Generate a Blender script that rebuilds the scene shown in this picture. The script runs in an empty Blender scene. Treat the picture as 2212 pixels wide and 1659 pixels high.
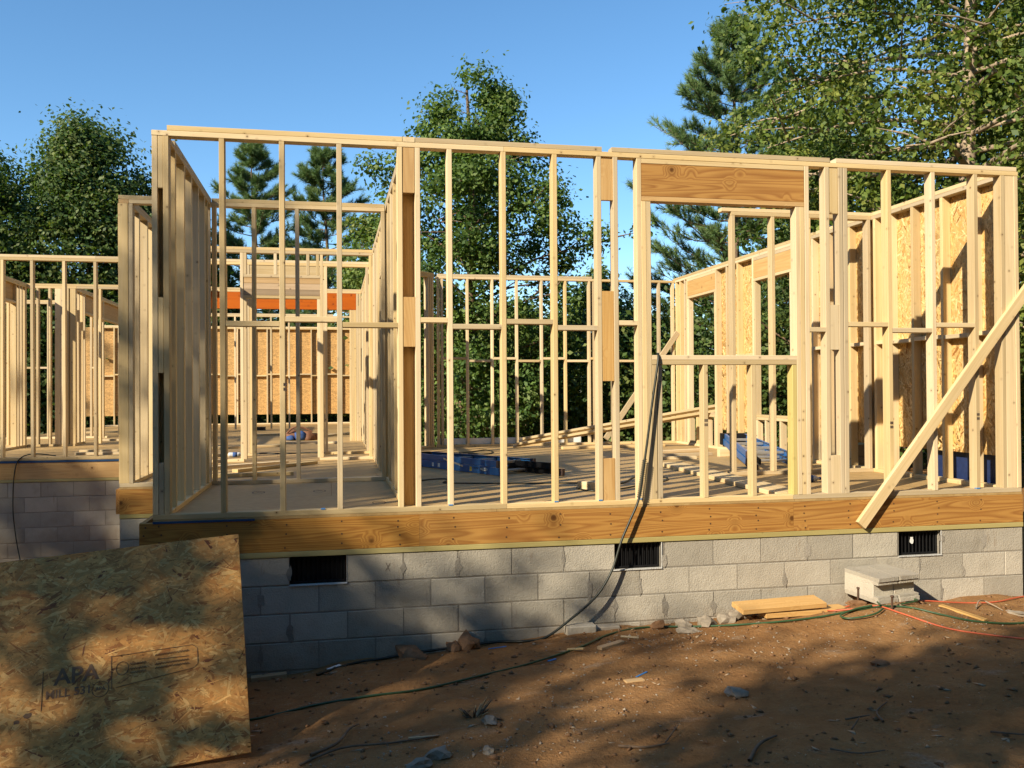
import bpy, bmesh, math, random
import numpy as np
from mathutils import Vector, Matrix
R = math.radians
rnd = random.Random(7)
scene = bpy.context.scene
col = scene.collection

# ------------------------------------------------------------------ camera
CAM = (1.166, -6.605, 0.882)
YAW, PITCH, ROLL = 0.198795, 0.008597, -0.006508
fw = Vector((math.sin(YAW)*math.cos(PITCH), math.cos(YAW)*math.cos(PITCH), math.sin(PITCH)))
rt = Vector((math.cos(YAW), -math.sin(YAW), 0)); up = rt.cross(fw)
r2 = rt*math.cos(ROLL)+up*math.sin(ROLL); u2 = -rt*math.sin(ROLL)+up*math.cos(ROLL)
cd = bpy.data.cameras.new('camera'); cam = bpy.data.objects.new('camera', cd); col.objects.link(cam)
m3 = Matrix((r2, u2, -fw)).transposed(); cam.matrix_world = Matrix.Translation(CAM) @ m3.to_4x4()
cd.sensor_width = 36; cd.lens = 1927.5/2212*36; cd.clip_end = 2000; cd.clip_start = .05
scene.camera = cam

# ------------------------------------------------------------------ sky, sun, exposure
SUNV = Vector((.807, .59, -.57)).normalized()       # direction in which the light travels
EL = math.asin(-SUNV.z); AZ = math.atan2(-SUNV.x, -SUNV.y)
w = bpy.data.worlds.new('World'); scene.world = w; w.use_nodes = True
nt = w.node_tree; nt.nodes.clear()
sky = nt.nodes.new('ShaderNodeTexSky'); sky.sky_type = 'NISHITA'; sky.sun_disc = False
sky.sun_elevation = EL; sky.sun_rotation = AZ; sky.air_density = .9; sky.dust_density = 0; sky.ozone_density = 3.4
bg = nt.nodes.new('ShaderNodeBackground'); bg.inputs[1].default_value = .118
wo = nt.nodes.new('ShaderNodeOutputWorld'); hs = nt.nodes.new('ShaderNodeHueSaturation'); hs.inputs['Hue'].default_value = .494; hs.inputs['Saturation'].default_value = 1.12; nt.links.new(sky.outputs[0], hs.inputs['Color']); nt.links.new(hs.outputs[0], bg.inputs[0]); nt.links.new(bg.outputs[0], wo.inputs[0])
sd = bpy.data.lights.new('sun', 'SUN'); sd.energy = 4.7; sd.angle = R(.5); sd.color = (1, .88, .68)
so = bpy.data.objects.new('sun', sd); col.objects.link(so); so.rotation_euler = SUNV.to_track_quat('-Z', 'Y').to_euler(); so.location = (-8, -8, 9)
scene.view_settings.view_transform = 'Standard'; scene.view_settings.look = 'None'
scene.view_settings.gamma = 1; scene.view_settings.use_curve_mapping = False
scene.view_settings.exposure = 0.80
scene.cycles.max_bounces = 5; scene.cycles.diffuse_bounces = 3; scene.cycles.glossy_bounces = 2; scene.cycles.transmission_bounces = 3; scene.cycles.caustics_reflective = False; scene.cycles.caustics_refractive = False

# ------------------------------------------------------------------ helpers
def empty(name, loc, label, cat, group=None):
    o = bpy.data.objects.new(name, None); col.objects.link(o); o.location = loc; o.empty_display_size = .1
    o['label'] = label; o['category'] = cat
    if group: o['group'] = group
    return o
def tag(o, label, cat, group=None):
    o['label'] = label; o['category'] = cat
    if group: o['group'] = group
    return o
def link(name, me, mat, parent=None, loc=(0, 0, 0)):
    o = bpy.data.objects.new(name, me); col.objects.link(o)
    if mat is not None and len(me.materials) == 0: me.materials.append(mat)
    if parent: o.parent = parent
    o.location = loc
    return o
def world_of(parent):
    v = Vector((0, 0, 0))
    while parent: v += Vector(parent.location); parent = parent.parent
    return v
def fast_mesh(name, V, F, C=None, smooth=False):
    V = np.asarray(V, np.float32); F = np.asarray(F, np.int32); n = F.shape[1]
    me = bpy.data.meshes.new(name); me.vertices.add(len(V)); me.vertices.foreach_set('co', V.ravel())
    me.loops.add(F.size); me.loops.foreach_set('vertex_index', F.ravel())
    me.polygons.add(len(F)); me.polygons.foreach_set('loop_start', np.arange(0, F.size, n, dtype=np.int32))
    me.polygons.foreach_set('loop_total', np.full(len(F), n, np.int32))
    if smooth: me.polygons.foreach_set('use_smooth', np.ones(len(F), bool))
    if C is not None:
        a = me.color_attributes.new('Col', 'FLOAT_COLOR', 'POINT')
        C4 = np.ones((len(V), 4), np.float32); C4[:, :3] = C; a.data.foreach_set('color', C4.ravel())
    me.update(calc_edges=True); me.validate()
    return me
_boxes = {}
def box_mesh(a, b, L, ch=.0025):
    """box with eased long edges, long axis local z, centred"""
    key = (round(a, 4), round(b, 4), round(L, 4), ch)
    if key in _boxes: return _boxes[key]
    x, y, z = a/2, b/2, L/2; c = min(ch, x*.4, y*.4)
    ring = [(x-c, -y), (x, -y+c), (x, y-c), (x-c, y), (-x+c, y), (-x, y-c), (-x, -y+c), (-x+c, -y)]
    V = [(p, q, -z) for p, q in ring]+[(p, q, z) for p, q in ring]
    F = [(i, (i+1) % 8, 8+(i+1) % 8, 8+i) for i in range(8)]+[tuple(range(7, -1, -1)), tuple(range(8, 16))]
    me = bpy.data.meshes.new('lumber'); me.from_pydata(V, [], F); me.update(); _boxes[key] = me
    return me
_by_mat = {}
def obj_with(name, me, mat, parent):
    k = (me.name, mat.name)
    if k not in _by_mat:
        m = me if len(me.materials) == 0 else me.copy()
        if len(m.materials): m.materials.clear()
        m.materials.append(mat); _by_mat[k] = m
    o = bpy.data.objects.new(name, _by_mat[k]); col.objects.link(o)
    if parent: o.parent = parent
    return o
def lum(name, parent, x0, x1, y0, y1, z0, z1, mat, jit=.0012, tilt=.0022, ch=.0025):
    """axis aligned piece of lumber, its grain along the longest side"""
    d = [x1-x0, y1-y0, z1-z0]; c = Vector(((x0+x1)/2, (y0+y1)/2, (z0+z1)/2))
    k = d.index(max(d))
    if k == 2: a, b, L, rot = d[0], d[1], d[2], (0, 0, 0)
    elif k == 0: a, b, L, rot = d[2], d[1], d[0], (0, R(90), 0)
    else: a, b, L, rot = d[0], d[2], d[1], (R(-90), 0, 0)
    o = obj_with(name, box_mesh(a, b, L, ch), mat, parent)
    j = lambda s: rnd.uniform(-s, s)
    o.location = c-world_of(parent)+Vector((j(jit), j(jit), 0))
    o.rotation_euler = (rot[0]+j(tilt), rot[1]+j(tilt), rot[2]+j(tilt*.3)) if k == 2 else rot
    return o
def board(name, parent, p0, p1, wid, th, mat, nrm=(0, -1, 0), ch=.0025):
    """piece of lumber from p0 to p1 (centre line), wide face towards nrm"""
    p0, p1 = Vector(p0), Vector(p1); z = (p1-p0).normalized(); n = Vector(nrm); n = (n-z*n.dot(z)).normalized(); x = n.cross(z)
    o = obj_with(name, box_mesh(wid, th, (p1-p0).length, ch), mat, parent)
    o.matrix_basis = Matrix.Translation((p0+p1)/2-world_of(parent)) @ Matrix((x, n, z)).transposed().to_4x4()
    return o
def tubes(paths, n=6, cap=True):
    """paths: list of (points, radii) -> verts, quads"""
    V, F = [], []
    for pts, rad in paths:
        pts = [Vector(p) for p in pts]
        b = len(V); prev = None
        for i, p in enumerate(pts):
            t = (pts[min(i+1, len(pts)-1)]-pts[max(i-1, 0)]).normalized()
            if prev is None: a = t.orthogonal().normalized()
            else: a = (prev-t*prev.dot(t)); a = a.normalized() if a.length > 1e-6 else t.orthogonal().normalized()
            prev = a; c = t.cross(a); r = rad[i] if hasattr(rad, '__len__') else rad
            for k in range(n):
                g = 2*math.pi*k/n; V.append(p+(a*math.cos(g)+c*math.sin(g))*r)
        for i in range(len(pts)-1):
            for k in range(n):
                F.append((b+i*n+k, b+i*n+(k+1) % n, b+(i+1)*n+(k+1) % n, b+(i+1)*n+k))
    return [tuple(v) for v in V], F
def spline(pts, n=8, closed=False):
    """Catmull-Rom through the points"""
    P = [Vector(p) for p in pts]; out = []
    for i in range(len(P)-1):
        p0 = P[max(i-1, 0)]; p1 = P[i]; p2 = P[i+1]; p3 = P[min(i+2, len(P)-1)]
        for k in range(n):
            t = k/n
            out.append(.5*((2*p1)+(p2-p0)*t+(2*p0-5*p1+4*p2-p3)*t*t+(3*p1-p0-3*p2+p3)*t**3))
    out.append(P[-1]); return out
def tube_obj(name, pts, rad, mat, parent=None, n=8, smooth=True, origin=None):
    V, F = tubes([(pts, rad)], n); o0 = Vector(origin) if origin is not None else Vector(pts[0])
    V = [tuple(Vector(v)-o0) for v in V]
    me = fast_mesh(name, V, F, smooth=smooth); o = link(name, me, mat, parent, o0-world_of(parent))
    return o

# ------------------------------------------------------------------ materials
def newmat(name):
    m = bpy.data.materials.new(name); m.use_nodes = True; n = m.node_tree; n.nodes.clear()
    out = n.nodes.new('ShaderNodeOutputMaterial'); b = n.nodes.new('ShaderNodeBsdfPrincipled')
    n.links.new(b.outputs[0], out.inputs[0]); return m, n, b
def N(n, t, **kw):
    x = n.nodes.new(t)
    for k, v in kw.items():
        if k == 'ins':
            for i, q in v.items(): x.inputs[i].default_value = q
        else: setattr(x, k, v)
    return x
def ramp(n, stops):
    x = n.nodes.new('ShaderNodeValToRGB'); e = x.color_ramp.elements
    while len(e) < len(stops): e.new(.5)
    for i, (p, c) in enumerate(stops): e[i].position = p; e[i].color = (*c, 1)
    return x
def mixc(n, a, b, fac, mode='MIX'):
    x = n.nodes.new('ShaderNodeMix'); x.data_type = 'RGBA'; x.blend_type = mode
    for s, v in ((6, a), (7, b), (0, fac)):
        if hasattr(v, 'is_output') or isinstance(v, bpy.types.NodeSocket): n.links.new(v, x.inputs[s])
        elif s == 0: x.inputs[0].default_value = v
        else: x.inputs[s].default_value = (*v, 1)
    return x.outputs[2]
def math_(n, op, a, b=None):
    x = n.nodes.new('ShaderNodeMath'); x.operation = op
    for i, v in enumerate((a, b)):
        if v is None: continue
        if isinstance(v, bpy.types.NodeSocket): n.links.new(v, x.inputs[i])
        else: x.inputs[i].default_value = v
    return x.outputs[0]
def bump(n, b, h, strength=.3, dist=.004):
    x = n.nodes.new('ShaderNodeBump'); x.inputs['Strength'].default_value = strength; x.inputs['Distance'].default_value = dist
    n.links.new(h, x.inputs['Height']); n.links.new(x.outputs[0], b.inputs['Normal'])
def rand_coord(n):
    """object coordinates shifted by a random amount per object"""
    tc = N(n, 'ShaderNodeTexCoord'); oi = N(n, 'ShaderNodeObjectInfo')
    v = N(n, 'ShaderNodeVectorMath', operation='SCALE'); v.inputs[0].default_value = (37.1, 19.7, 53.3); n.links.new(oi.outputs['Random'], v.inputs['Scale'])
    a = N(n, 'ShaderNodeVectorMath', operation='ADD'); n.links.new(tc.outputs['Object'], a.inputs[0]); n.links.new(v.outputs[0], a.inputs[1])
    return a.outputs[0], oi.outputs['Random'], tc.outputs['Object']
def scaled(n, vec, s):
    m = N(n, 'ShaderNodeMapping'); m.inputs['Scale'].default_value = s; n.links.new(vec, m.inputs[0]); return m.outputs[0]
def noise(n, vec, scale, detail=3, rough=.55, dist=0):
    x = N(n, 'ShaderNodeTexNoise'); x.inputs['Scale'].default_value = scale; x.inputs['Detail'].default_value = detail
    x.inputs['Roughness'].default_value = rough; x.inputs['Distortion'].default_value = dist; n.links.new(vec, x.inputs['Vector']); return x.outputs['Fac']
def wood(name, light, mid, dark, ring=.0, ringcol=(.3, .12, .03), knot=.06, kscale=9, vary=.44, rough=.62, ringscale=16, satv=.3):
    m, n, b = newmat(name); vec, rand, _ = rand_coord(n)
    g1 = noise(n, scaled(n, vec, (26, 26, .8)), 1.0, 4, .6, .4)
    g2 = noise(n, scaled(n, vec, (160, 160, 3)), 1.0, 2, .6)
    g3 = noise(n, scaled(n, vec, (2, 2, .9)), 1.0, 2, .5)
    c = ramp(n, [(.2, dark), (.5, mid), (.8, light)]); n.links.new(math_(n, 'ADD', math_(n, 'MULTIPLY', g1, .65), math_(n, 'MULTIPLY', g2, .35)), c.inputs[0])
    cc = c.outputs[0]
    if ring > 0:
        cn = noise(n, scaled(n, vec, (7, 7, .42)), 1.0, 1.5, .45, .3)
        kv = N(n, 'ShaderNodeTexVoronoi'); kv.inputs['Scale'].default_value = kscale; n.links.new(vec, kv.inputs['Vector'])
        ks = N(n, 'ShaderNodeMapRange'); ks.inputs[1].default_value = 0; ks.inputs[2].default_value = .32; ks.inputs[3].default_value = 4.5; ks.inputs[4].default_value = 0; n.links.new(kv.outputs['Distance'], ks.inputs[0])
        wv = math_(n, 'FRACT', math_(n, 'ADD', math_(n, 'MULTIPLY', cn, ringscale), ks.outputs[0]))
        rr = ramp(n, [(.25, (0, 0, 0)), (.8, (1, 1, 1)), (1, (.1, .1, .1))]); n.links.new(wv, rr.inputs[0])
        cc = mixc(n, cc, ringcol, math_(n, 'MULTIPLY', rr.outputs[0], ring))
    if knot > 0:
        vo = N(n, 'ShaderNodeTexVoronoi'); vo.inputs['Scale'].default_value = kscale; n.links.new(vec, vo.inputs['Vector'])
        kr = ramp(n, [(0, (1, 1, 1)), (knot*.75, (.9, .9, .9)), (knot*1.25, (.25, .25, .25)), (knot*3.2, (0, 0, 0))]); n.links.new(vo.outputs['Distance'], kr.inputs[0])
        cc = mixc(n, cc, (dark[0]*.28, dark[1]*.22, dark[2]*.2), kr.outputs[0])
    hv = N(n, 'ShaderNodeHueSaturation'); n.links.new(cc, hv.inputs['Color'])
    n.links.new(math_(n, 'ADD', math_(n, 'MULTIPLY', rand, vary), math_(n, 'ADD', math_(n, 'MULTIPLY', g3, .3), .85-vary/2)), hv.inputs['Value'])
    n.links.new(math_(n, 'ADD', math_(n, 'MULTIPLY', math_(n, 'FRACT', math_(n, 'MULTIPLY', rand, 7.31)), satv), 1.0-satv*.5), hv.inputs['Saturation'])
    n.links.new(hv.outputs[0], b.inputs['Base Color']); b.inputs['Roughness'].default_value = rough
    b.inputs['Specular IOR Level'].default_value = .3
    bump(n, b, g2, .25, .002); return m
M = {}
M['pine'] = wood('stud_lumber', (.69, .555, .35), (.61, .47, .268), (.475, .335, .165))
M['pine_dark'] = wood('weathered_lumber', (.50, .36, .22), (.42, .29, .16), (.30, .19, .09))
M['yellow'] = wood('yellow_pine', (.50, .275, .08), (.44, .225, .057), (.34, .155, .034), ring=.7, ringcol=(.24, .09, .02), knot=.085, kscale=3.8, vary=.06, satv=.06, ringscale=19)
M['board'] = wood('orange_board', (.66, .44, .20), (.58, .36, .14), (.46, .25, .08), ring=.35, ringcol=(.40, .20, .06), knot=.05, kscale=4, vary=.12, satv=.1)
M['treated'] = wood('treated_sill', (.46, .40, .19), (.40, .335, .14), (.31, .25, .09), knot=.03, vary=.1, satv=.1)
M['lvl'] = wood('laminated_beam', (.56, .17, .05), (.47, .125, .032), (.33, .075, .018), knot=.09, kscale=9, vary=.05)
M['creamy'] = wood('yellowish_stud', (.72, .60, .27), (.66, .53, .20), (.55, .41, .14))
def plain(name, colr, rough=.5, metal=0, nz=0, nscale=20, spec=.5):
    m, n, b = newmat(name); b.inputs['Roughness'].default_value = rough; b.inputs['Metallic'].default_value = metal; b.inputs['Specular IOR Level'].default_value = spec
    vec, rand, o = rand_coord(n)
    f = noise(n, vec, nscale, 4, .6)
    k = ramp(n, [(.25, tuple(c*(1-nz) for c in colr)), (.75, tuple(min(1, c*(1+nz)) for c in colr))]); n.links.new(f, k.inputs[0]); n.links.new(k.outputs[0], b.inputs['Base Color'])
    return m
M['blue'] = plain('ladder_blue_fibreglass', (.022, .12, .34), .35, nz=.12)
M['alu'] = plain('aluminium', (.62, .60, .56), .4, .8, .1)
M['black'] = plain('black_plastic_and_shade', (.007, .007, .008), .6, nz=.3, spec=.25)
M['rubber'] = plain('brown_rubber', (.07, .04, .03), .7, nz=.3)
M['white'] = plain('white_label', (.75, .75, .72), .5, nz=.08)
M['ylabel'] = plain('yellow_label', (.75, .55, .05), .5, nz=.08)
M['hose'] = plain('black_hose', (.018, .022, .016), .45, nz=.3)
M['green'] = plain('green_hose', (.03, .075, .03), .4, nz=.3)
M['orange'] = plain('orange_cord', (.52, .11, .05), .45, nz=.12)
M['bluestrip'] = plain('blue_foam', (.008, .055, .15), .7, nz=.2)
M['navy'] = plain('navy_sheet', (.010, .024, .09), .6, nz=.25)
M['faint'] = plain('worn_print_ink', (.17, .095, .05), .8, nz=.4)
M['ink'] = plain('purple_black_ink', (.035, .022, .026), .8, nz=.3)
M['leather'] = plain('leather', (.16, .07, .035), .7, nz=.35)
M['bluecloth'] = plain('blue_cloth', (.03, .08, .25), .8, nz=.25)
M['clear'] = plain('pale_plastic', (.55, .58, .62), .2, nz=.1)
M['nail'] = plain('rusty_nail', (.09, .05, .03), .6, .3, nz=.3)
M['bark'] = plain('bark', (.16, .105, .065), .9, nz=.5, nscale=14)
M['bark_pale'] = plain('pale_bark', (.34, .26, .18), .9, nz=.45, nscale=9)
M['bluebit'] = plain('blue_plastic_strap', (.03, .22, .55), .4, nz=.1)
# rock
def rockmat(name, a, b_, sc=9):
    m, n, b = newmat(name); vec, rand, o = rand_coord(n)
    f = noise(n, vec, sc, 6, .65); k = ramp(n, [(.3, a), (.7, b_)]); n.links.new(f, k.inputs[0]); n.links.new(k.outputs[0], b.inputs['Base Color'])
    b.inputs['Roughness'].default_value = .9; bump(n, b, f, .6, .02); return m
M['rock'] = rockmat('grey_rock', (.17, .14, .10), (.34, .285, .22))
M['clod'] = rockmat('dirt_clod', (.13, .06, .022), (.28, .15, .07))
M['gravel'] = rockmat('gravel', (.22, .17, .12), (.46, .38, .29), 15)
# concrete block
def blockmat(name, base, stain):
    m, n, b = newmat(name); vec, rand, o = rand_coord(n)
    f1 = noise(n, vec, 5, 4, .6); f2 = noise(n, vec, 90, 3, .7); f3 = noise(n, vec, 2.2, 3, .6)
    k = ramp(n, [(.25, tuple(c*.80 for c in base)), (.5, base), (.8, tuple(min(1, c*1.14) for c in base))])
    n.links.new(math_(n, 'ADD', math_(n, 'MULTIPLY', f1, .6), math_(n, 'MULTIPLY', f2, .4)), k.inputs[0])
    sr = ramp(n, [(.60, (0, 0, 0)), (.72, (1, 1, 1))]); n.links.new(f3, sr.inputs[0])
    cc = mixc(n, k.outputs[0], stain, math_(n, 'MULTIPLY', sr.outputs[0], .55))
    ge = N(n, 'ShaderNodeNewGeometry'); sx_ = N(n, 'ShaderNodeSeparateXYZ'); n.links.new(ge.outputs['Position'], sx_.inputs[0])
    mw = noise(n, ge.outputs['Position'], 4.5, 4, .65); wz = math_(n, 'ADD', math_(n, 'MULTIPLY', sx_.outputs['Z'], 1.6), math_(n, 'MULTIPLY', mw, 1.1))
    mr = ramp(n, [(.0, (1, 1, 1)), (.55, (0, 0, 0))]); n.links.new(math_(n, 'ADD', wz, 1.28), mr.inputs[0])
    cc = mixc(n, cc, (.25, .175, .105), math_(n, 'MULTIPLY', mr.outputs[0], .5))
    rw = noise(n, scaled(n, ge.outputs['Position'], (9, 9, 1.6)), 1, 4, .7); rr_ = ramp(n, [(.63, (0, 0, 0)), (.75, (1, 1, 1))]); n.links.new(rw, rr_.inputs[0])
    cc = mixc(n, cc, (.22, .13, .065), math_(n, 'MULTIPLY', rr_.outputs[0], .7))
    vo = N(n, 'ShaderNodeTexVoronoi'); vo.inputs['Scale'].default_value = 85; n.links.new(vec, vo.inputs['Vector'])
    pr = ramp(n, [(.08, (1, 1, 1)), (.16, (0, 0, 0))]); n.links.new(vo.outputs['Distance'], pr.inputs[0])
    cc = mixc(n, cc, tuple(c*.35 for c in base), math_(n, 'MULTIPLY', pr.outputs[0], .5))
    hv = N(n, 'ShaderNodeHueSaturation'); n.links.new(cc, hv.inputs['Color']); n.links.new(math_(n, 'ADD', math_(n, 'MULTIPLY', rand, .34), .82), hv.inputs['Value'])
    n.links.new(hv.outputs[0], b.inputs['Base Color']); b.inputs['Roughness'].default_value = .93; b.inputs['Specular IOR Level'].default_value = .2
    bump(n, b, math_(n, 'ADD', f2, math_(n, 'MULTIPLY', f1, 1.5)), .8, .008); return m
M['block'] = blockmat('concrete_block', (.42, .38, .31), (.25, .21, .155))
M['mortar'] = blockmat('mortar', (.30, .27, .225), (.20, .175, .14))
M['lightmortar'] = blockmat('pale_mortar', (.52, .51, .48), (.42, .40, .36))
# OSB
def osbmat(name, attr=True, base=(.52, .31, .115)):
    m, n, b = newmat(name); vec, rand, o = rand_coord(n)
    g = noise(n, scaled(n, o, (40, 40, 40)), 1, 4, .65)
    if attr:
        a = N(n, 'ShaderNodeAttribute', attribute_name='Col'); cc = a.outputs['Color']
    else:
        v1 = N(n, 'ShaderNodeTexVoronoi'); v1.inputs['Scale'].default_value = 1; v1.inputs['Randomness'].default_value = 1
        n.links.new(scaled(n, o, (14, 60, 60)), v1.inputs['Vector'])
        v2 = N(n, 'ShaderNodeTexVoronoi'); v2.inputs['Scale'].default_value = 1; mp = N(n, 'ShaderNodeMapping'); mp.inputs['Rotation'].default_value = (.9, .7, .6); mp.inputs['Scale'].default_value = (55, 16, 55); n.links.new(o, mp.inputs[0]); n.links.new(mp.outputs[0], v2.inputs['Vector'])
        s1 = N(n, 'ShaderNodeSeparateColor'); n.links.new(v1.outputs['Color'], s1.inputs[0]); s2 = N(n, 'ShaderNodeSeparateColor'); n.links.new(v2.outputs['Color'], s2.inputs[0])
        k = ramp(n, [(.15, tuple(c*.62 for c in base)), (.5, base), (.9, tuple(c*1.3 for c in base))]); n.links.new(math_(n, 'MULTIPLY', math_(n, 'ADD', s1.outputs[0], s2.outputs[1]), .5), k.inputs[0]); cc = k.outputs[0]
    hv = N(n, 'ShaderNodeHueSaturation'); n.links.new(cc, hv.inputs['Color']); n.links.new(math_(n, 'ADD', math_(n, 'MULTIPLY', g, .7), .65), hv.inputs['Value'])
    n.links.new(hv.outputs[0], b.inputs['Base Color']); b.inputs['Roughness'].default_value = .6; b.inputs['Specular IOR Level'].default_value = .35
    bump(n, b, g, .3, .002); return m
M['osb'] = osbmat('strand_board')
M['osb_plain'] = osbmat('strand_board_far', False)
# subfloor
m, n, b = newmat('subfloor_panel'); vec, rand, o = rand_coord(n)
v1 = N(n, 'ShaderNodeTexVoronoi'); v1.inputs['Scale'].default_value = 1; n.links.new(scaled(n, vec, (16, 42, 20)), v1.inputs['Vector'])
s1 = N(n, 'ShaderNodeSeparateColor'); n.links.new(v1.outputs['Color'], s1.inputs[0]); f1 = noise(n, vec, 1.3, 4, .6); f2 = noise(n, vec, 30, 4, .7)
k = ramp(n, [(.2, (.33, .205, .08)), (.55, (.43, .285, .118)), (.85, (.51, .36, .17))])
n.links.new(math_(n, 'ADD', math_(n, 'MULTIPLY', s1.outputs[0], .25), math_(n, 'ADD', math_(n, 'MULTIPLY', f1, .45), math_(n, 'MULTIPLY', f2, .3))), k.inputs[0])
vo = N(n, 'ShaderNodeTexVoronoi'); vo.inputs['Scale'].default_value = 5; n.links.new(vec, vo.inputs['Vector']); pr = ramp(n, [(.04, (1, 1, 1)), (.06, (0, 0, 0))]); n.links.new(vo.outputs['Distance'], pr.inputs[0])
n.links.new(mixc(n, k.outputs[0], (.12, .07, .03), pr.outputs[0]), b.inputs['Base Color']); b.inputs['Roughness'].default_value = .55; M['subfloor'] = m
# dirt
m, n, b = newmat('bare_dirt'); tc = N(n, 'ShaderNodeTexCoord'); o = tc.outputs['Object']
f1 = noise(n, o, .9, 5, .6); f2 = noise(n, o, 6, 6, .7); f3 = noise(n, o, 45, 4, .7); f4 = noise(n, scaled(n, o, (1, 1.7, 1)), 2.3, 5, .65)
k = ramp(n, [(.25, (.12, .054, .020)), (.42, (.235, .116, .043)), (.58, (.315, .170, .068)), (.8, (.42, .265, .13))])
n.links.new(math_(n, 'ADD', math_(n, 'MULTIPLY', f1, .35), math_(n, 'ADD', math_(n, 'MULTIPLY', f2, .4), math_(n, 'MULTIPLY', f3, .25))), k.inputs[0])
gr = ramp(n, [(.60, (0, 0, 0)), (.72, (1, 1, 1))]); n.links.new(f4, gr.inputs[0])
gc = ramp(n, [(.35, (.16, .12, .085)), (.65, (.42, .34, .25))]); n.links.new(f3, gc.inputs[0])
cc = mixc(n, k.outputs[0], gc.outputs[0], math_(n, 'MULTIPLY', gr.outputs[0], .6))
vo = N(n, 'ShaderNodeTexVoronoi'); vo.inputs['Scale'].default_value = 60; n.links.new(o, vo.inputs['Vector']); pr = ramp(n, [(.13, (1, 1, 1)), (.2, (0, 0, 0))]); n.links.new(vo.outputs['Distance'], pr.inputs[0])
pm = ramp(n, [(.5, (0, 0, 0)), (.62, (1, 1, 1))]); n.links.new(f2, pm.inputs[0])
cc = mixc(n, cc, (.46, .37, .27), math_(n, 'MULTIPLY', pr.outputs[0], math_(n, 'MULTIPLY', pm.outputs[0], .8)))
n.links.new(cc, b.inputs['Base Color']); b.inputs['Roughness'].default_value = .95; b.inputs['Specular IOR Level'].default_value = .15
bump(n, b, math_(n, 'ADD', f3, math_(n, 'MULTIPLY', f2, 2)), .8, .018); M['dirt'] = m
# leaves
def leafmat(name, trans=.35, rough=.55):
    m = bpy.data.materials.new(name); m.use_nodes = True; n = m.node_tree; n.nodes.clear(); out = n.nodes.new('ShaderNodeOutputMaterial')
    b = n.nodes.new('ShaderNodeBsdfPrincipled'); t = n.nodes.new('ShaderNodeBsdfTranslucent'); x = n.nodes.new('ShaderNodeMixShader'); a = N(n, 'ShaderNodeAttribute', attribute_name='Col')
    n.links.new(a.outputs['Color'], b.inputs['Base Color']); b.inputs['Roughness'].default_value = rough; b.inputs['Specular IOR Level'].default_value = .35
    t2 = mixc(n, a.outputs['Color'], (1.25, 1.35, .55), 1.0, 'MULTIPLY'); n.links.new(t2, t.inputs[0])
    x.inputs[0].default_value = trans; n.links.new(b.outputs[0], x.inputs[1]); n.links.new(t.outputs[0], x.inputs[2]); n.links.new(x.outputs[0], out.inputs[0]); return m
M['leaf'] = leafmat('broad_leaves'); M['needle'] = leafmat('pine_needles', .15, .6)

# ------------------------------------------------------------------ ground
def gz(x, y):
    x = np.asarray(x, float); y = np.asarray(y, float)
    b_ = np.interp(x, [-6, -3, -.5, .77, 1.4, 2.4, 3.3, 4.1, 5, 7, 12], [-1.42, -1.32, -1.2, -1.13, -1.05, -.99, -.93, -.915, -.877, -.868, -.85])
    s = np.interp(x, [-3, .7, 3, 7], [.085, .08, .05, .035])
    z = b_+s*np.clip(-y, 0, 7)
    z = z-.08*np.clip(y-.3, 0, 4)*(x > -.1)
    z = np.where(y > 9, np.minimum(z, -1.25), z)
    z = z+.075*np.exp(-((x-5.4)/.5)**2-((y+.42)/.3)**2)
    near = np.exp(-((y+.02)/.16)**2)*np.exp(-((x-1.8)/.7)**2); z = z-.05*near
    return z
rs = np.random.RandomState(3)
def vnoise(x, y, f, seed):
    """smooth value noise"""
    g = np.random.RandomState(seed).rand(64, 64); X = np.asarray(x)*f+1000; Y = np.asarray(y)*f+1000
    i = np.floor(X).astype(int); j = np.floor(Y).astype(int); u = X-i; v = Y-j; u = u*u*(3-2*u); v = v*v*(3-2*v)
    q = lambda a, c: g[a % 64, c % 64]
    return (q(i, j)*(1-u)+q(i+1, j)*u)*(1-v)+(q(i, j+1)*(1-u)+q(i+1, j+1)*u)*v-.5
def gzn(x, y):
    z = gz(x, y); x = np.asarray(x, float); y = np.asarray(y, float)
    return z+.045*vnoise(x, y, .9, 1)+.035*vnoise(x, y, 2.3, 2)+.02*vnoise(x, y, 6, 4)+.010*vnoise(x, y, 15, 5)
def axis(lo, hi, f0, f1, step):
    a = list(np.arange(f0, f1+1e-6, step)); s = step; x = f1
    while x < hi: s *= 1.35; x += s; a.append(x)
    s = step; x = f0
    while x > lo: s *= 1.35; x -= s; a.insert(0, x)
    return np.array(a)
gx = axis(-900, 900, -3.4, 8.4, .045); gy = axis(-900, 900, -4.2, .3, .045)
GX, GY = np.meshgrid(gx, gy); GZ = gzn(GX, GY); nx, ny = len(gx), len(gy)
idx = np.arange(nx*ny).reshape(ny, nx)
F = np.stack([idx[:-1, :-1], idx[:-1, 1:], idx[1:, 1:], idx[1:, :-1]], -1).reshape(-1, 4)
ground = link('ground', fast_mesh('ground', np.stack([GX, GY, GZ], -1).reshape(-1, 3), F, smooth=True), M['dirt']); ground['kind'] = 'structure'
def G(x, y): return float(gzn(x, y))

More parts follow.
